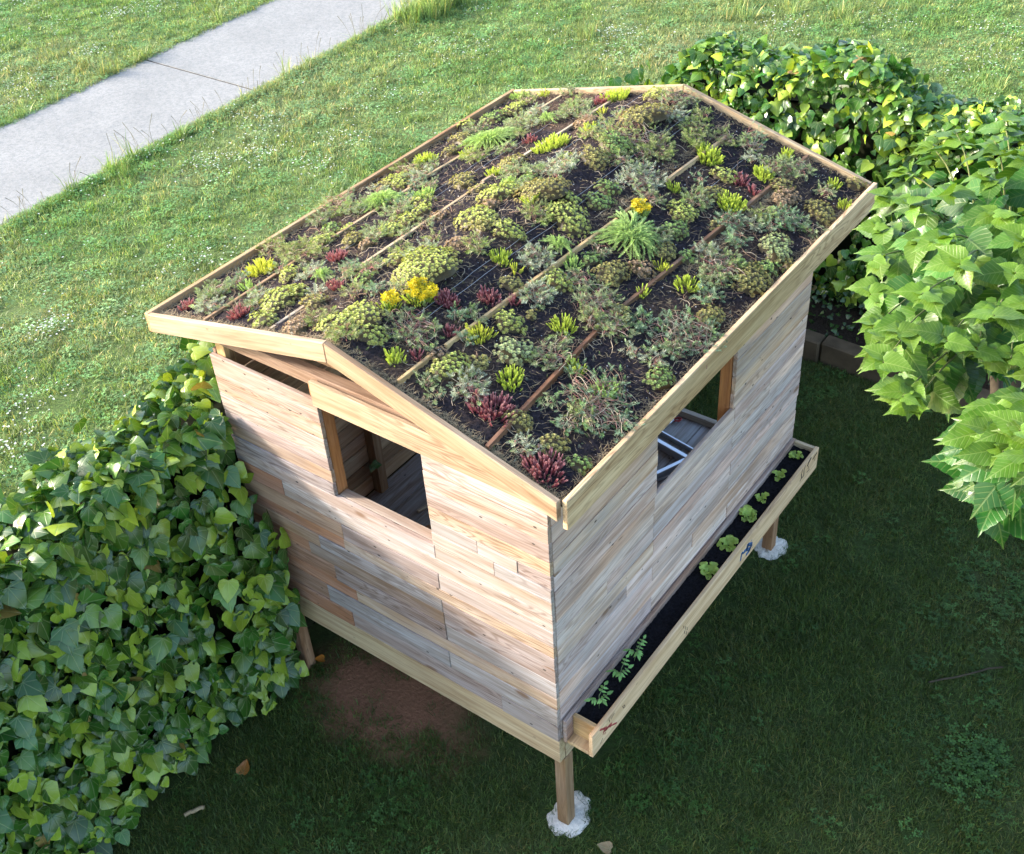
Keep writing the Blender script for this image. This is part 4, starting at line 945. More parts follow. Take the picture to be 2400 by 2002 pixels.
for k, (u, v, z) in enumerate(TIPS):
    tipp = at(u, v, z); low = v > 945 and u > 2300
    s = head + r.normal(0, 0.05, 3) + (np.array([0.30, -0.55, 0.12]) if low else 0)
    if low: s = np.array([1.45, 0.75, 2.35]) + r.normal(0, 0.04, 3)
    m = s + (tipp - s) * 0.45 + np.array([0, 0, 0.34 + 0.1 * r.random()]); tt = np.linspace(0, 1, 12)[:, None]
    B = (1 - tt) ** 2 * s + 2 * tt * (1 - tt) * m + tt * tt * tipp; paths.append(B); radii.append(np.linspace(0.008, 0.0022, 12))
    L = np.sum(np.linalg.norm(np.diff(B, axis=0), axis=1)); nl = int(L / 0.082)
    for i in range(nl):
        f = 0.16 + 0.84 * (i + r.random() * 0.5) / nl; q = f * 11; j = min(int(q), 10); P = B[j] + (B[j + 1] - B[j]) * (q - j)
        d = B[j + 1] - B[j]; d /= np.linalg.norm(d); sidev = np.cross(d, [0, 0, 1]); sidev /= np.linalg.norm(sidev) + 1e-9; sg = 1 if i % 2 else -1
        tdir = d * 0.5 + sidev * sg * r.uniform(0.4, 1.0) + r.normal(0, 0.2, 3)
        young = np.clip((f - 0.72) / 0.28, 0, 1); tdir = tdir + np.array([-0.25, -0.15, -0.85 + 0.75 * young]); pet = 0.03; LP.append(P + tdir / np.linalg.norm(tdir) * pet); LT.append(tdir); o_ = (P - head) * np.array([1, 1, 0]); o_ = o_ / (np.linalg.norm(o_) + 1e-9); LN.append(o_ * 0.6 + np.array([0, -0.2, 0.85]) + r.normal(0, 0.28, 3))
        LS.append(r.uniform(0.125, 0.205) * (1 - 0.5 * young)); base_c = np.array([0.024, 0.100, 0.014]) * (1 - young) + np.array([0.115, 0.215, 0.022]) * young; LC.append(base_c * r.uniform(0.75, 1.25) * (1 + r.normal(0, 0.06, 3)))
for B in paths:
    d = B[-1] - B[-2]; d /= np.linalg.norm(d)
    for k in range(5):
        az = k * 1.26 + r.uniform(0, 1); tdir = d * 0.5 + np.array([math.cos(az), math.sin(az), 0.1 - 0.25 * (k % 2)]); LP.append(B[-1] - d * 0.02 * k); LT.append(tdir); LN.append(np.array([-0.1, -0.2, 1.0]) + r.normal(0, 0.2, 3)); LS.append(r.uniform(0.06, 0.11)); LC.append(np.array([0.115, 0.215, 0.022]) * r.uniform(0.8, 1.2))
obj('shoots', tube_mesh('shoots', paths, radii, M['twig'], 5), tree)
lower = np.stack([np.linspace(head, np.array([1.45, 0.75, 2.35]), 8)[i] + np.array([0, 0, 0.05 * math.sin(i / 7 * 3.14)]) for i in range(8)])
obj('limb', tube_mesh('limb', [lower], [np.linspace(0.03, 0.018, 8)], M['bark'], 6), tree)
LP, LT, LN, LS, LC = map(np.array, (LP, LT, LN, LS, LC)); LC = np.clip(LC, 0.01, 1); n = len(LP); which = r.integers(0, 4, n)
sc = score_visible(LP, LS) * (1 + 0.6 * (LP[:, 2] - LP[:, 2].min())); big = np.argsort(-sc)[:300]; rest = np.setdiff1d(np.arange(n), big)
leaf_objects(tree, 'leaf', MUL, MUL_ME, which[big], LP[big], LT[big], LN[big], LS[big], LC[big])
if len(rest):
    o = obj('crown', leaves_mesh('crown', MUL, which[rest], LP[rest], LT[rest], LN[rest], LS[rest], LC[rest], M['mulberry']), tree); o['kind'] = 'stuff'

# ================================================================== planter box and seedlings
PX, PZB, PZT, PY0, PY1 = 0.1725, 0.7353, 0.894, 0.0265, 2.4604
planter = tag(empty('planter_box', (0.09, 1.24, PZB)), 'long narrow pine planter box fixed along the side wall', 'planter')
pb = box('front_board', (PX - 0.022, PY0, PZB), (PX, PY1, PZT), M['fresh'], (0.74, 0.53, 0.32), planter, 'y')
box('back_board', (0.0045, PY0, PZB), (0.0255, PY1, PZT), M['side'], (0.44, 0.31, 0.24), planter, 'y')
box('base_board', (0.026, PY0 + 0.002, PZB), (PX - 0.0225, PY1 - 0.002, PZB + 0.02), M['fresh'], (0.58, 0.42, 0.23), planter, 'y')
box('end_board', (0.026, PY0 + 0.055, PZB + 0.0205), (PX - 0.0225, PY0 + 0.077, PZT - 0.006), M['fresh'], (0.56, 0.38, 0.18), planter, 'x')
box('end_board', (0.026, PY1 - 0.022, PZB + 0.0205), (PX - 0.0225, PY1 - 0.001, PZT - 0.003), M['fresh'], (0.56, 0.45, 0.30), planter, 'x')
nx, ny = 12, 200
gx, gy = np.meshgrid(np.linspace(0.0262, PX - 0.0228, nx), np.linspace(PY0 + 0.0775, PY1 - 0.0225, ny), indexing='ij')
I = np.arange(nx * ny).reshape(nx, ny); F = np.stack([I[:-1, :-1], I[1:, :-1], I[1:, 1:], I[:-1, 1:]], -1).reshape(-1, 4); SZ = PZT - 0.038
obj('compost', mesh_np('compost', np.stack([gx, gy, SZ + 0.007 * vnoise(gx * 3, gy, 30, 8) + 0.0035 * rng.standard_normal(gx.shape)], -1).reshape(-1, 3), F, M['planter_soil'], smooth=True), planter)
def marks(name, strokes, mat, w=0.0035):
    """pen, paint or burnt strokes on the planter's outer face, pixel polylines -> 0.6 mm raised ribbons"""
    V, F = [], []
    for st in strokes:
        ww = w
        if isinstance(st[0], (int, float)): ww = st[0]; st = st[1:]
        P = [atx(u, v, PX) for u, v in st]
        for a, b in zip(P[:-1], P[1:]):
            d = (b - a)[1:]; L = np.hypot(*d) + 1e-9; nn = np.array([-d[1], d[0]]) / L * ww / 2; e = d / L * ww * 0.2; i = len(V)
            for q, s, g in ((a, 1, -1), (b, 1, 1), (b, -1, 1), (a, -1, -1)): V.append((PX + 0.0009, q[1] + s * nn[0] + g * e[0], q[2] + s * nn[1] + g * e[1]))
            for q, s, g in ((a, 1, -1), (b, 1, 1), (b, -1, 1), (a, -1, -1)): V.append((PX + 0.0002, q[1] + s * nn[0] + g * e[0], q[2] + s * nn[1] + g * e[1]))
            F += [(i, i + 1, i + 2, i + 3), (i, i + 4, i + 5, i + 1), (i + 1, i + 5, i + 6, i + 2), (i + 2, i + 6, i + 7, i + 3), (i + 3, i + 7, i + 4, i)]
    return obj(name, mesh_np(name, V, F, mat), pb)
c = lambda pts, x0, y0, k: [(x0 + a * k, y0 + b * k) for a, b in pts]
k1 = 90 / 1433
marks('red_mark', [[0.012] + c([(420, 650), (560, 600), (650, 545)], 1380, 1670, k1), [0.018] + c([(560, 690), (660, 610), (760, 500), (850, 420)], 1380, 1670, k1), [0.010] + c([(880, 460), (1030, 390)], 1380, 1670, k1), [0.006] + c([(530, 820), (570, 700), (640, 640)], 1380, 1670, k1), [0.006] + c([(590, 810), (630, 730)], 1380, 1670, k1), [0.006] + c([(780, 550), (860, 480)], 1380, 1670, k1)], M['red'])
marks('pencil_mark', [[0.0025] + c([(420, 1180), (470, 1070), (520, 950)], 1380, 1670, k1), [0.0025] + c([(835, 250), (880, 150), (950, 30)], 1380, 1670, k1), [0.003] + c([(760, 270), (778, 360)], 1380, 1670, k1)], M['black'])
k2 = 80 / 1557
marks('blue_mark', [[0.016] + c([(300, 1440), (330, 1250), (360, 1100), (430, 1090)], 1720, 1240, k2), [0.026] + c([(470, 1040), (600, 900), (640, 700)], 1720, 1240, k2), [0.024] + c([(640, 720), (800, 680), (790, 800)], 1720, 1240, k2), [0.022] + c([(600, 940), (740, 880), (690, 1000), (560, 1170)], 1720, 1240, k2), [0.006] + c([(770, 590), (820, 490)], 1720, 1240, k2)], M['blue'])
k3 = 80 / 1402
marks('black_stamp', [[0.007] + c([(430, 1540), (500, 1420), (495, 1250), (550, 1060)], 1850, 1040, k3), [0.007] + c([(500, 1420), (590, 1310), (600, 1100), (660, 900)], 1850, 1040, k3), [0.016] + c([(745, 910), (800, 760), (890, 590)], 1850, 1040, k3), [0.005] + c([(770, 1020), (780, 930)], 1850, 1040, k3), [0.005] + c([(720, 1180), (820, 1050)], 1850, 1040, k3), [0.011] + c([(960, 640), (1060, 480), (1130, 370)], 1850, 1040, k3), [0.004] + c([(1035, 690), (1050, 570)], 1850, 1040, k3)], M['black'])
k4 = 80 / 1752
marks('ink_stamp', [[0.003] + c(p, 1570, 1430, k4) for p in ([(690, 810), (700, 930)], [(780, 830), (800, 990)], [(870, 860), (895, 1020)], [(740, 1060), (740, 1130), (775, 1220)], [(840, 1100), (870, 1260)], [(930, 1150), (945, 1190)])] + [[0.003] + [(1460, 1656), (1463, 1652), (1465, 1656), (1461, 1660), (1459, 1655)]], M['black'])

def lettuce(u, v, label, seed, big):
    r = np.random.default_rng(seed); P = at(u, v, SZ + 0.02); base = np.array([np.clip(P[0], 0.05, PX - 0.05), P[1], SZ])
    H = [(0.03, 0.0), (0.16, 0.10), (0.26, 0.32), (0.37, 0.52), (0.36, 0.70), (0.27, 0.88), (0.12, 0.97)]
    H = [(a + (0.035 if i % 2 else -0.025) * (i > 1), b) for i, (a, b) in enumerate(serr(H, 2, 0.0))]
    tp = [leaf_tpl(H, [0.0, 0.25, 0.5, 0.75, 1.0], 0.30, 0.30, 0.5), leaf_tpl(H, [0.0, 0.25, 0.5, 0.75, 1.0], 0.15, 0.05, 0.6)]
    n = 9 if big else 6; az = np.arange(n) * 2.4 + r.uniform(0, 6); el = r.uniform(0.15, 0.9, n)
    tip = np.stack([np.cos(az) * np.cos(el), np.sin(az) * np.cos(el), np.sin(el)], 1); nr = np.stack([-np.cos(az) * np.sin(el), -np.sin(az) * np.sin(el), np.cos(el)], 1)
    root = tag(empty('lettuce_seedling', base), label, 'seedling', 'seedlings in the planter')
    me = proto_meshes('leaf', tp, M['lettuce'])
    leaf_objects(root, 'leaf', tp, me, r.integers(0, 2, n), np.tile(base, (n, 1)) + tip * 0.004, tip, nr, r.uniform(0.045, 0.065, n) * (1.05 if big else 0.82), np.array([[0.46, 0.60, 0.13]]) * r.uniform(0.75, 1.15, (n, 1)))
M['lettuce'] = leaf_mat('lettuce_leaf', 'pinnate', 0.3, 0.5, 0.3, (0.6, 0.65, 0.3), 0.3)
for i, (u, v, lab, bg) in enumerate([(1866, 1066, 'small ragged lettuce seedling beside the far end board', 0), (1827, 1112, 'small round lettuce seedling, second from the far end board', 0), (1786, 1165, 'upright lettuce seedling, third from the far end board', 0),
        (1754, 1206, 'sprawling lettuce seedling, fourth from the far end board', 1), (1708, 1273, 'frilly lettuce seedling above the blue painted mark', 1), (1661, 1334, 'full lettuce seedling beside the empty stretch of compost', 1)]):
    lettuce(u, v, lab, 300 + i, bg)
def tomato(u, v, label, seed):
    r = np.random.default_rng(seed); P = at(u, v, SZ + 0.05); base = np.array([np.clip(P[0], 0.05, PX - 0.05), P[1], SZ])
    root = tag(empty('tomato_seedling', base), label, 'seedling', 'seedlings in the planter')
    H = [(0.03, 0.0), (0.20, 0.12), (0.27, 0.30), (0.19, 0.42), (0.22, 0.55), (0.12, 0.75)]; tp = [leaf_tpl(H, [0.0, 0.3, 0.6, 1.0], 0.15, 0.25), leaf_tpl(H, [0.0, 0.3, 0.6, 1.0], -0.1, 0.35)]
    top = base + np.array([r.normal(0, 0.008), r.normal(0, 0.01), 0.095]); paths = [np.linspace(base, top, 4)]; LP, LT, LN, LS = [], [], [], []
    for k in range(4):
        az = k * 2.3 + r.uniform(0, 1.0) + 0.8; s = base + (top - base) * (0.45 + 0.18 * k); d = np.array([math.cos(az) * 0.6, math.sin(az), 0.35]); e = s + d * 0.055; paths.append(np.linspace(s, e, 4)); sd = np.cross(d, [0, 0, 1.0])
        for f, g in ((1.0, 0), (0.72, 1), (0.72, -1), (0.42, 1), (0.42, -1)):
            LP.append(s + d * 0.055 * f); LT.append(d * (1.0 if g == 0 else 0.45) + sd * g * 0.9 - np.array([0, 0, 0.25])); LN.append(np.array([0, 0, 1.0]) + r.normal(0, 0.2, 3)); LS.append(r.uniform(0.022, 0.034) * (1.15 if g == 0 else 0.9))
    obj('stalk', tube_mesh('stalk', paths, [0.0016] * len(paths), M['plant'], 4, [(0.20, 0.28, 0.12)] * len(paths)), root)
    n = len(LP); leaf_objects(root, 'leaf', tp, proto_meshes('leaf', tp, M['lettuce']), r.integers(0, 2, n), np.array(LP), np.array(LT), np.array(LN), np.array(LS), np.array([[0.24, 0.46, 0.14]]) * r.uniform(0.8, 1.2, (n, 1)))
for i, (u, v, lab) in enumerate([(1487, 1533, 'tomato seedling furthest from the near end board'), (1452, 1582, 'middle tomato seedling of the three in the planter'), (1404, 1645, 'tomato seedling nearest the red painted mark')]): tomato(u, v, lab, 330 + i)

# ================================================================== concrete pads round the posts
def pad(cx, cy, rx, ry, seed, label):
    r = np.random.default_rng(seed); V, F = [], []; seg, rings = 40, 7; th = np.linspace(0, 6.283, seg, endpoint=False); ph = r.uniform(0, 6.28, 6)
    o = 1 + 0.08 * np.sin(2 * th + ph[0]) + 0.06 * np.sin(3 * th + ph[1]) + 0.05 * np.sin(7 * th + ph[2]) + 0.04 * np.sin(11 * th + ph[3])
    for k in range(rings):
        f = 0.10 + 0.90 * k / (rings - 1); h = 0.016 * (1 - f ** 4) + (0 if k < rings - 1 else -0.02)
        for a, t in zip(o, th): V.append((f * a * rx * math.cos(t), f * a * ry * math.sin(t), h + (r.normal(0, 0.0022) if k < rings - 1 else 0)))
    V.append((0, 0, 0.017)); c0 = len(V) - 1
    for k in range(rings - 1):
        for i in range(seg): j = (i + 1) % seg; F += [(k * seg + i, (k + 1) * seg + i, (k + 1) * seg + j), (k * seg + i, (k + 1) * seg + j, k * seg + j)]
    F += [(c0, i, (i + 1) % seg) for i in range(seg)]
    tag(obj('concrete_pad', mesh_np('concrete_pad', V, F, M['lime'], smooth=True), None, (cx, cy, 0)), label, 'footing', 'concrete pads under the hut posts')
pad(-0.022, 0.095, 0.125, 0.145, 401, 'rough white concrete pad round the post below the red mark')
pad(-0.035, 2.410, 0.115, 0.135, 402, 'rough white concrete pad round the post below the far planter end')

# ================================================================== things inside the hut
FZ = 0.775
ladder = tag(empty('folding_ladder', (-0.6, 1.9, FZ)), 'aluminium folding ladder lying on the hut floor', 'ladder')
def bar(name, a, b, w, h, parent, mat='alu', z=FZ + 0.001, ea=0.0, eb=0.0):
    A, B = at(*a, z + h), at(*b, z + h); d = (B - A)[:2]; d = d / np.linalg.norm(d); A = A.copy(); B = B.copy(); A[:2] -= d * ea; B[:2] += d * eb; n = np.array([-d[1], d[0]]) * w / 2
    return board(name, [(A[0] - n[0], A[1] - n[1], z), (B[0] - n[0], B[1] - n[1], z), (B[0] - n[0], B[1] - n[1], z + h), (A[0] - n[0], A[1] - n[1], z + h)], (2 * n[0], 2 * n[1], 0), M[mat], (1, 1, 1), parent, None, 0.003)
bar('rail', (1543, 1032), (1612, 1071), 0.030, 0.055, ladder, ea=0.25, eb=0.06); bar('brace', (1543, 1006), (1627, 1053), 0.014, 0.03, ladder, ea=0.25, eb=0.04)
bar('rail', (1543, 1106), (1612, 1073), 0.028, 0.05, ladder, ea=0.12, eb=0.0); bar('brace', (1556, 999), (1581, 982), 0.010, 0.02, ladder, ea=0.1); bar('brace', (1552, 1119), (1574, 1112), 0.010, 0.02, ladder, ea=0.06)
r = np.random.default_rng(9); P0 = at(1587, 985, FZ + 0.01); th = np.linspace(0, 14, 60)
cord = np.stack([P0[0] + 0.022 * np.cos(th) * (1 + 0.3 * np.sin(th * 2.3)), P0[1] + 0.018 * np.sin(th) * (1 + 0.4 * np.cos(th * 1.7)), FZ + 0.006 + 0.010 * (1 + np.sin(th * 1.3))], 1)
tag(obj('red_cord', tube_mesh('red_cord', [cord - P0], [0.0035], M['red'], 6), None, P0), 'small tangle of red cord on the hut floor by the ladder', 'cord')
def offcut(a, b, w, h, label, tone):
    A, B = at(*a, FZ + h), at(*b, FZ + h); c0 = (A + B) / 2; e = bar('wooden_offcut', a, b, w, h, None, 'fresh'); e.color = (*tone, 1); tag(e, label, 'offcut')
offcut((978, 1197), (1004, 1182), 0.020, 0.016, 'short pale wooden offcut on the hut floor', (0.62, 0.54, 0.42)); offcut((955, 1256), (1010, 1232), 0.035, 0.03, 'longer orange-brown batten on the hut floor below the front opening', (0.42, 0.24, 0.12))
sp = atx(878, 1086, -1.835); root = tag(empty('ivy_sprig', sp), 'small green ivy sprig poking through the inner wall by the stud', 'plant'); r = np.random.default_rng(10)
leaf_objects(root, 'leaf', IVY, IVY_ME, r.integers(0, 4, 5), np.tile(sp, (5, 1)) + r.normal(0, 0.012, (5, 3)), r.normal(0, 0.6, (5, 3)) + np.array([0.6, 0, -0.4]), np.tile([1.0, -0.5, 0.6], (5, 1)) + r.normal(0, 0.3, (5, 3)), np.full(5, 0.045), np.tile([[0.06, 0.16, 0.05]], (5, 1)))

# ================================================================== grass, flowers, litter
def blade_tpl(name, n, rad, L, w, seed, lean=0.6, dry=0.08, mat=None, colfn=None):
    r = np.random.default_rng(seed); V, F, C = [], [], []
    for k in range(n):
        a = r.uniform(0, 6.283); q = rad * math.sqrt(r.random()); b = np.array([q * math.cos(a), q * math.sin(a), -0.004]); ln = r.uniform(*L); az = r.uniform(0, 6.283); le = abs(r.normal(0, lean))
        d = np.array([math.cos(az) * math.sin(le), math.sin(az) * math.sin(le), math.cos(le)]); s = np.array([-math.sin(az), math.cos(az), 0]) * w * r.uniform(0.7, 1.3); g = np.array([math.cos(az), math.sin(az), -0.5]) * ln * 0.28 * r.random()
        m = b + d * ln * 0.55; t = b + d * ln + g; i = len(V); V += [b - s, b + s, m - s * 0.8, m + s * 0.8, t]; F += [(i, i + 1, i + 3), (i, i + 3, i + 2), (i + 2, i + 3, i + 4)]
        c = np.array([1.0, 1.0, 1.0]) * r.uniform(0.7, 1.3)
        if r.random() < dry: c = np.array([2.4, 1.5, 1.6])
        C += [c] * 5
    return mesh_np(name, V, F, mat or M['grass'], np.array(C))
def clover_tpl(name, n, rad, seed):
    r = np.random.default_rng(seed); V, F, C = [], [], []
    for k in range(n):
        a = r.uniform(0, 6.283); q = rad * math.sqrt(r.random()); h = r.uniform(0.02, 0.045); p = np.array([q * math.cos(a), q * math.sin(a), h]); s = r.uniform(0.006, 0.011); ph = r.uniform(0, 6.28); c = np.array([0.75, 1.05, 1.0]) * r.uniform(0.8, 1.25)
        for j in range(3):
            az = ph + j * 2.094; d = np.array([math.cos(az), math.sin(az), r.uniform(-.1, .3)]); e = np.array([-math.sin(az), math.cos(az), 0]); i = len(V)
            V += [p, p + d * s * 0.8 + e * s * 0.55, p + d * s * 1.5, p + d * s * 0.8 - e * s * 0.55]; F += [(i, i + 1, i + 2), (i, i + 2, i + 3)]; C += [c] * 4
    return mesh_np(name, V, F, M['grass'], np.array(C))
def flower_tpl(name, seed):
    r = np.random.default_rng(seed); V, F, C = [], [], []
    h = 0.055; R0 = 0.0085
    for k in range(7):
        az = k * 6.283 / 7; d = np.array([math.cos(az), math.sin(az), 0.35]); e = np.array([-math.sin(az), math.cos(az), 0]); p = np.array([0, 0, h]); i = len(V)
        V += [p, p + d * R0 * 0.6 + e * R0 * 0.4, p + d * R0 * 1.15, p + d * R0 * 0.6 - e * R0 * 0.4]; F += [(i, i + 1, i + 2), (i, i + 2, i + 3)]; C += [(0.80, 0.80, 0.76)] * 4
    i = len(V); V += [(-0.0008, 0, 0), (0.0008, 0, 0), (0, 0, h)]; F += [(i, i + 1, i + 2)]; C += [(0.12, 0.2, 0.05)] * 3
    return mesh_np(name, V, F, M['petal'], np.array(C))
def protos(cname, meshes):
    c = bpy.data.collections.new(cname)
    for i, me in enumerate(meshes): c.objects.link(bpy.data.objects.new('%s_%02d' % (cname, i), me))
    return c
def scatter(name, label, cat, pts, scl, idx, coll, seed, tilt=0.12):
    r = np.random.default_rng(seed); n = len(pts); me = bpy.data.meshes.new(name)
    me.vertices.add(n); me.vertices.foreach_set('co', np.asarray(pts, np.float32).ravel())
    for nm, ty, data in (('rot', 'FLOAT_VECTOR', np.stack([r.normal(0, tilt, n), r.normal(0, tilt, n), r.uniform(0, 6.283, n)], 1)), ('scl', 'FLOAT_VECTOR', scl)):
        a = me.attributes.new(nm, ty, 'POINT'); a.data.foreach_set('vector', np.asarray(data, np.float32).ravel())
    a = me.attributes.new('idx', 'INT', 'POINT'); a.data.foreach_set('value', np.asarray(idx, np.int32))
    me.update(); o = tag(obj(name, me), label, cat, kind='stuff')
    ng = bpy.data.node_groups.new(name + '_scatter', 'GeometryNodeTree')
    ng.interface.new_socket('Geometry', in_out='INPUT', socket_type='NodeSocketGeometry'); ng.interface.new_socket('Geometry', in_out='OUTPUT', socket_type='NodeSocketGeometry')
    gi, go = ng.nodes.new('NodeGroupInput'), ng.nodes.new('NodeGroupOutput'); ip = ng.nodes.new('GeometryNodeInstanceOnPoints'); ci = ng.nodes.new('GeometryNodeCollectionInfo')
    ci.inputs['Collection'].default_value = coll; ci.inputs['Separate Children'].default_value = True; ci.inputs['Reset Children'].default_value = True; ip.inputs['Pick Instance'].default_value = True
    def attr(nm, ty): q = ng.nodes.new('GeometryNodeInputNamedAttribute'); q.data_type = ty; q.inputs['Name'].default_value = nm; return q.outputs['Attribute']
    er = ng.nodes.new('FunctionNodeEulerToRotation'); L = ng.links.new
    L(gi.outputs[0], ip.inputs['Points']); L(ci.outputs[0], ip.inputs['Instance']); L(attr('idx', 'INT'), ip.inputs['Instance Index']); L(attr('rot', 'FLOAT_VECTOR'), er.inputs[0]); L(er.outputs[0], ip.inputs['Rotation']); L(attr('scl', 'FLOAT_VECTOR'), ip.inputs['Scale']); L(ip.outputs[0], go.inputs[0])
    o.modifiers.new('scatter', 'NODES').node_group = ng
    return o
def in_view(P, mg=260):
    uv, dep = pix(P); return (dep > 0.3) & (uv[:, 0] > -mg) & (uv[:, 0] < 2400 + mg) & (uv[:, 1] > -mg) & (uv[:, 1] < 2002 + mg)
r = np.random.default_rng(81)
tufts = protos('turf_tuft', [blade_tpl('turf_tuft', 32, 0.06, (0.022, 0.058), 0.0016, 500 + i, 0.85, 0.10) for i in range(4)] + [clover_tpl('turf_clover', 14, 0.055, 520 + i) for i in range(2)])
x = r.uniform(-1.85, 4.2, 32000); y = r.uniform(-3.0, 4.42, 32000); P = np.stack([x, y, np.zeros_like(x)], 1); P = P[in_view(P, 500)]
x, y = P[:, 0], P[:, 1]
bare = np.hypot((x + 1.28) / 0.60, (y - 0.16) / 0.36) + 0.35 * vnoise(x, y, 6, 90)
under = (x > -1.9) & (x < 0) & (y > 0.1) & (y < 2.4)
pads = np.minimum(np.hypot((x + 0.022) / 0.125, (y - 0.095) / 0.145), np.hypot((x + 0.035) / 0.115, (y - 2.41) / 0.135))
patch = vnoise(x, y, 3.2, 91) + 0.5 * vnoise(x, y, 8, 92)
keep = (r.random(len(x)) < np.clip((bare - 0.35) / 0.9, 0.10, 1)) & (r.random(len(x)) < np.where(under, 0.35, 1.0)) & (pads > 0.86) & (r.random(len(x)) < np.clip(1.0 + 1.2 * (patch + 0.28), 0.18, 1))
P = P[keep]; patch = patch[keep]; n = len(P); h = r.uniform(0.65, 1.25, n) * (1 + 0.35 * np.clip(patch, -0.5, 0.8))
clov = r.random(n) < 0.015 + 0.10 * (vnoise(P[:, 0], P[:, 1], 2.5, 93) > 0.25)
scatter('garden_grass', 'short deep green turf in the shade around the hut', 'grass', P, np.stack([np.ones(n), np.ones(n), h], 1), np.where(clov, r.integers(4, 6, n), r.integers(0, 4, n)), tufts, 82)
mead = protos('meadow_tuft', [blade_tpl('meadow_tuft', 34, 0.075, (0.03, 0.075), 0.0024, 540 + i, 0.85, 0.12) for i in range(4)] + [clover_tpl('meadow_clover', 22, 0.08, 560 + i) for i in range(2)] + [blade_tpl('meadow_long', 26, 0.05, (0.10, 0.22), 0.0030, 570 + i, 0.55, 0.10) for i in range(2)])
N = 110000; x = r.uniform(-19, 4.5, N); y = r.uniform(-4, 19, N); P = np.stack([x, y, np.zeros(N)], 1)
dn = x - path_x(1, y); df = path_x(-1, y) - x
ok = in_view(P) & ((dn > -0.05) | (df > -0.05)) & ~((x > -2.30) & (y < 5.45)); P = P[ok]; dn = dn[ok]; df = df[ok]
x, y = P[:, 0], P[:, 1]; patch = vnoise(x, y, 2.2, 95) + 0.6 * vnoise(x, y, 6, 96); n = len(P); edge = np.minimum(np.where(dn > -0.05, np.abs(dn), 9), np.where(df > -0.05, np.abs(df), 9))
h = r.uniform(0.55, 1.2, n) * (1 + 0.45 * np.clip(patch, -0.6, 1.0)) * (1 + 0.25 * np.exp(-(edge / 0.18) ** 2))
idx = np.where(r.random(n) < 0.22, r.integers(4, 6, n), r.integers(0, 4, n)); idx = np.where((edge < 0.12) & (r.random(n) < 0.05), r.integers(6, 8, n), idx); idx = np.where((patch > 0.62) & (r.random(n) < 0.12), r.integers(6, 8, n), idx)
sxy = r.uniform(0.9, 1.35, n)
# ragged fringe creeping over both path edges
m3 = 5200; yy = r.uniform(0.5, 13, m3); sd = np.where(r.random(m3) < 0.6, 1, -1); off = r.normal(0.02, 0.035, m3)
xe = np.where(sd > 0, -8.20 + PATH_T * (yy - 2.37) + off, -10.28 + PATH_T * 1.05 * (yy - 2.37) - off); P3 = np.stack([xe, yy, np.zeros(m3)], 1); P3 = P3[in_view(P3)]; m3 = len(P3)
P = np.concatenate([P, P3]); h = np.concatenate([h, r.uniform(0.5, 1.1, m3)]); idx = np.concatenate([idx, r.integers(0, 5, m3)]); sxy = np.concatenate([sxy, r.uniform(0.7, 1.1, m3)])
# a rank clump where the mower misses the path edge
m2 = 90; cx, cy = path_x(1, 9.1) + 0.25, 9.1
P2 = np.stack([cx + r.normal(0, 0.16, m2), cy + r.normal(0, 0.35, m2), np.zeros(m2)], 1)
P = np.concatenate([P, P2]); h = np.concatenate([h, r.uniform(1.2, 1.9, m2)]); idx = np.concatenate([idx, r.integers(6, 8, m2)]); sxy = np.concatenate([sxy, np.full(m2, 1.3)])
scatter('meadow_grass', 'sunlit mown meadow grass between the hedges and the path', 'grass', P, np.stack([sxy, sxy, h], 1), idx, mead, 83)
# white clover and daisies in drifts
C0 = np.stack([r.uniform(-16, 3.5, 260), r.uniform(-1, 17, 260)], 1); FP = []
for c0 in C0:
    k = r.integers(10, 75); s = r.uniform(0.10, 0.38); FP.append(c0 + r.normal(0, s, (k, 2)) * np.array([1.0, 1.0]))
FP.append(np.stack([r.uniform(-16, 3.5, 2600), r.uniform(-1, 17, 2600)], 1))
FP = np.concatenate(FP); P = np.concatenate([FP, np.zeros((len(FP), 1))], 1); x, y = P[:, 0], P[:, 1]
P = P[in_view(P) & ((x - path_x(1, y) > 0.05) | (path_x(-1, y) - x > 0.05)) & ~((x > -2.45) & (y < 5.6))]; n = len(P); s = r.uniform(0.6, 1.25, n)
scatter('meadow_flowers', 'drifts of small white flowers in the sunlit meadow grass', 'flowers', P, np.stack([s, s, r.uniform(0.7, 1.4, n)], 1), np.zeros(n, int), protos('white_flower', [flower_tpl('white_flower', 590)]), 84)
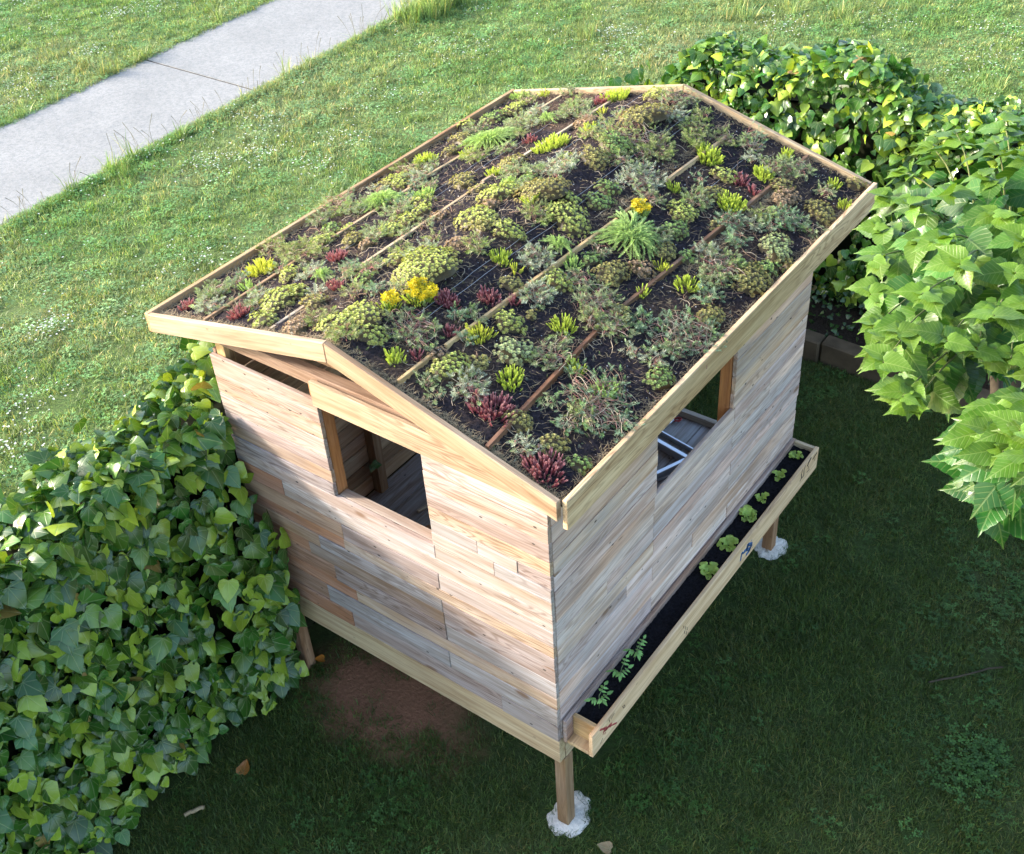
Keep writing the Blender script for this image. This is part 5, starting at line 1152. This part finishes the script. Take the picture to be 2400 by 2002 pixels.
# seed stalks leaning over the path edge
paths, cs = [], []
for k in range(70):
    yy = r.uniform(2.2, 9.4); b = np.array([path_x(1, yy) + r.uniform(-0.02, 0.16), yy, 0.0]); L = r.uniform(0.18, 0.42); d = r.normal(0, 0.28, 2); tt = np.linspace(0, 1, 5)[:, None]
    paths.append(b + np.concatenate([d[0] * L * tt ** 2, d[1] * L * tt ** 2, L * tt], 1)); cs.append((0.16, 0.14, 0.07))
tag(obj('seed_stalks', tube_mesh('seed_stalks', paths, [np.array([0.0016, 0.0015, 0.0013, 0.0022, 0.0032])] * len(paths), M['dry'], 3, cs)), 'thin dry grass seed stalks along the path edge', 'grass', kind='stuff')
# clover patch on the shaded lawn
c0 = at(2270, 1800); m = 26; P = np.stack([c0[0] + r.normal(0, 0.08, m), c0[1] + r.normal(0, 0.10, m), np.zeros(m)], 1)
scatter('clover_patch', 'patch of broad-leaved clover in the shaded lawn', 'clover', P, np.full((m, 3), 1.5), r.integers(4, 6, m), tufts, 85)
# fallen leaves and sticks
DL = leaf_tpl(IVY_H2, [0.02, 0.4, 0.72, 1.0], 0.35, -0.15, 0.1)
def fallen(u, v, size, col, label, az):
    p = at(u, v, 0.02); me = proto_meshes('fallen_leaf', [DL], M['ivy'])[0]; o = bpy.data.objects.new('fallen_leaf', me); o.location = p; o.rotation_euler = (0.15, -0.1, az); o.scale = (size,) * 3; o.color = (*col, 1); link(o); tag(o, label, 'leaf')
fallen(568, 1815, 0.085, (0.36, 0.14, 0.035), 'orange-brown fallen leaf on the lawn beside the dark ivy hedge', 0.4)
fallen(1432, 1992, 0.075, (0.30, 0.20, 0.10), 'tan fallen leaf on the lawn near the white post pad', 1.9)
fallen(760, 1545, 0.06, (0.50, 0.17, 0.03), 'bright orange fallen leaf under the front beam', 2.4)
for (a, b, wr, lab) in (((430, 1912), (478, 1890), 0.012, 'short pale stick lying where the hedge meets the lawn'), ((2180, 1600), (2350, 1562), 0.006, 'long thin brown stick lying on the shaded lawn')):
    A, B = at(*a, 0.03), at(*b, 0.03); tt = np.linspace(0, 1, 7)[:, None]; Pm = A + (B - A) * tt; Pm[:, :2] += rng.normal(0, 0.004, (7, 2)); Pm[:, 2] = 0.03
    tag(obj('stick', tube_mesh('stick', [Pm - A], [np.full(7, wr)], M['bark'] if wr < 0.01 else M['coir'], 6), None, A), lab, 'stick')
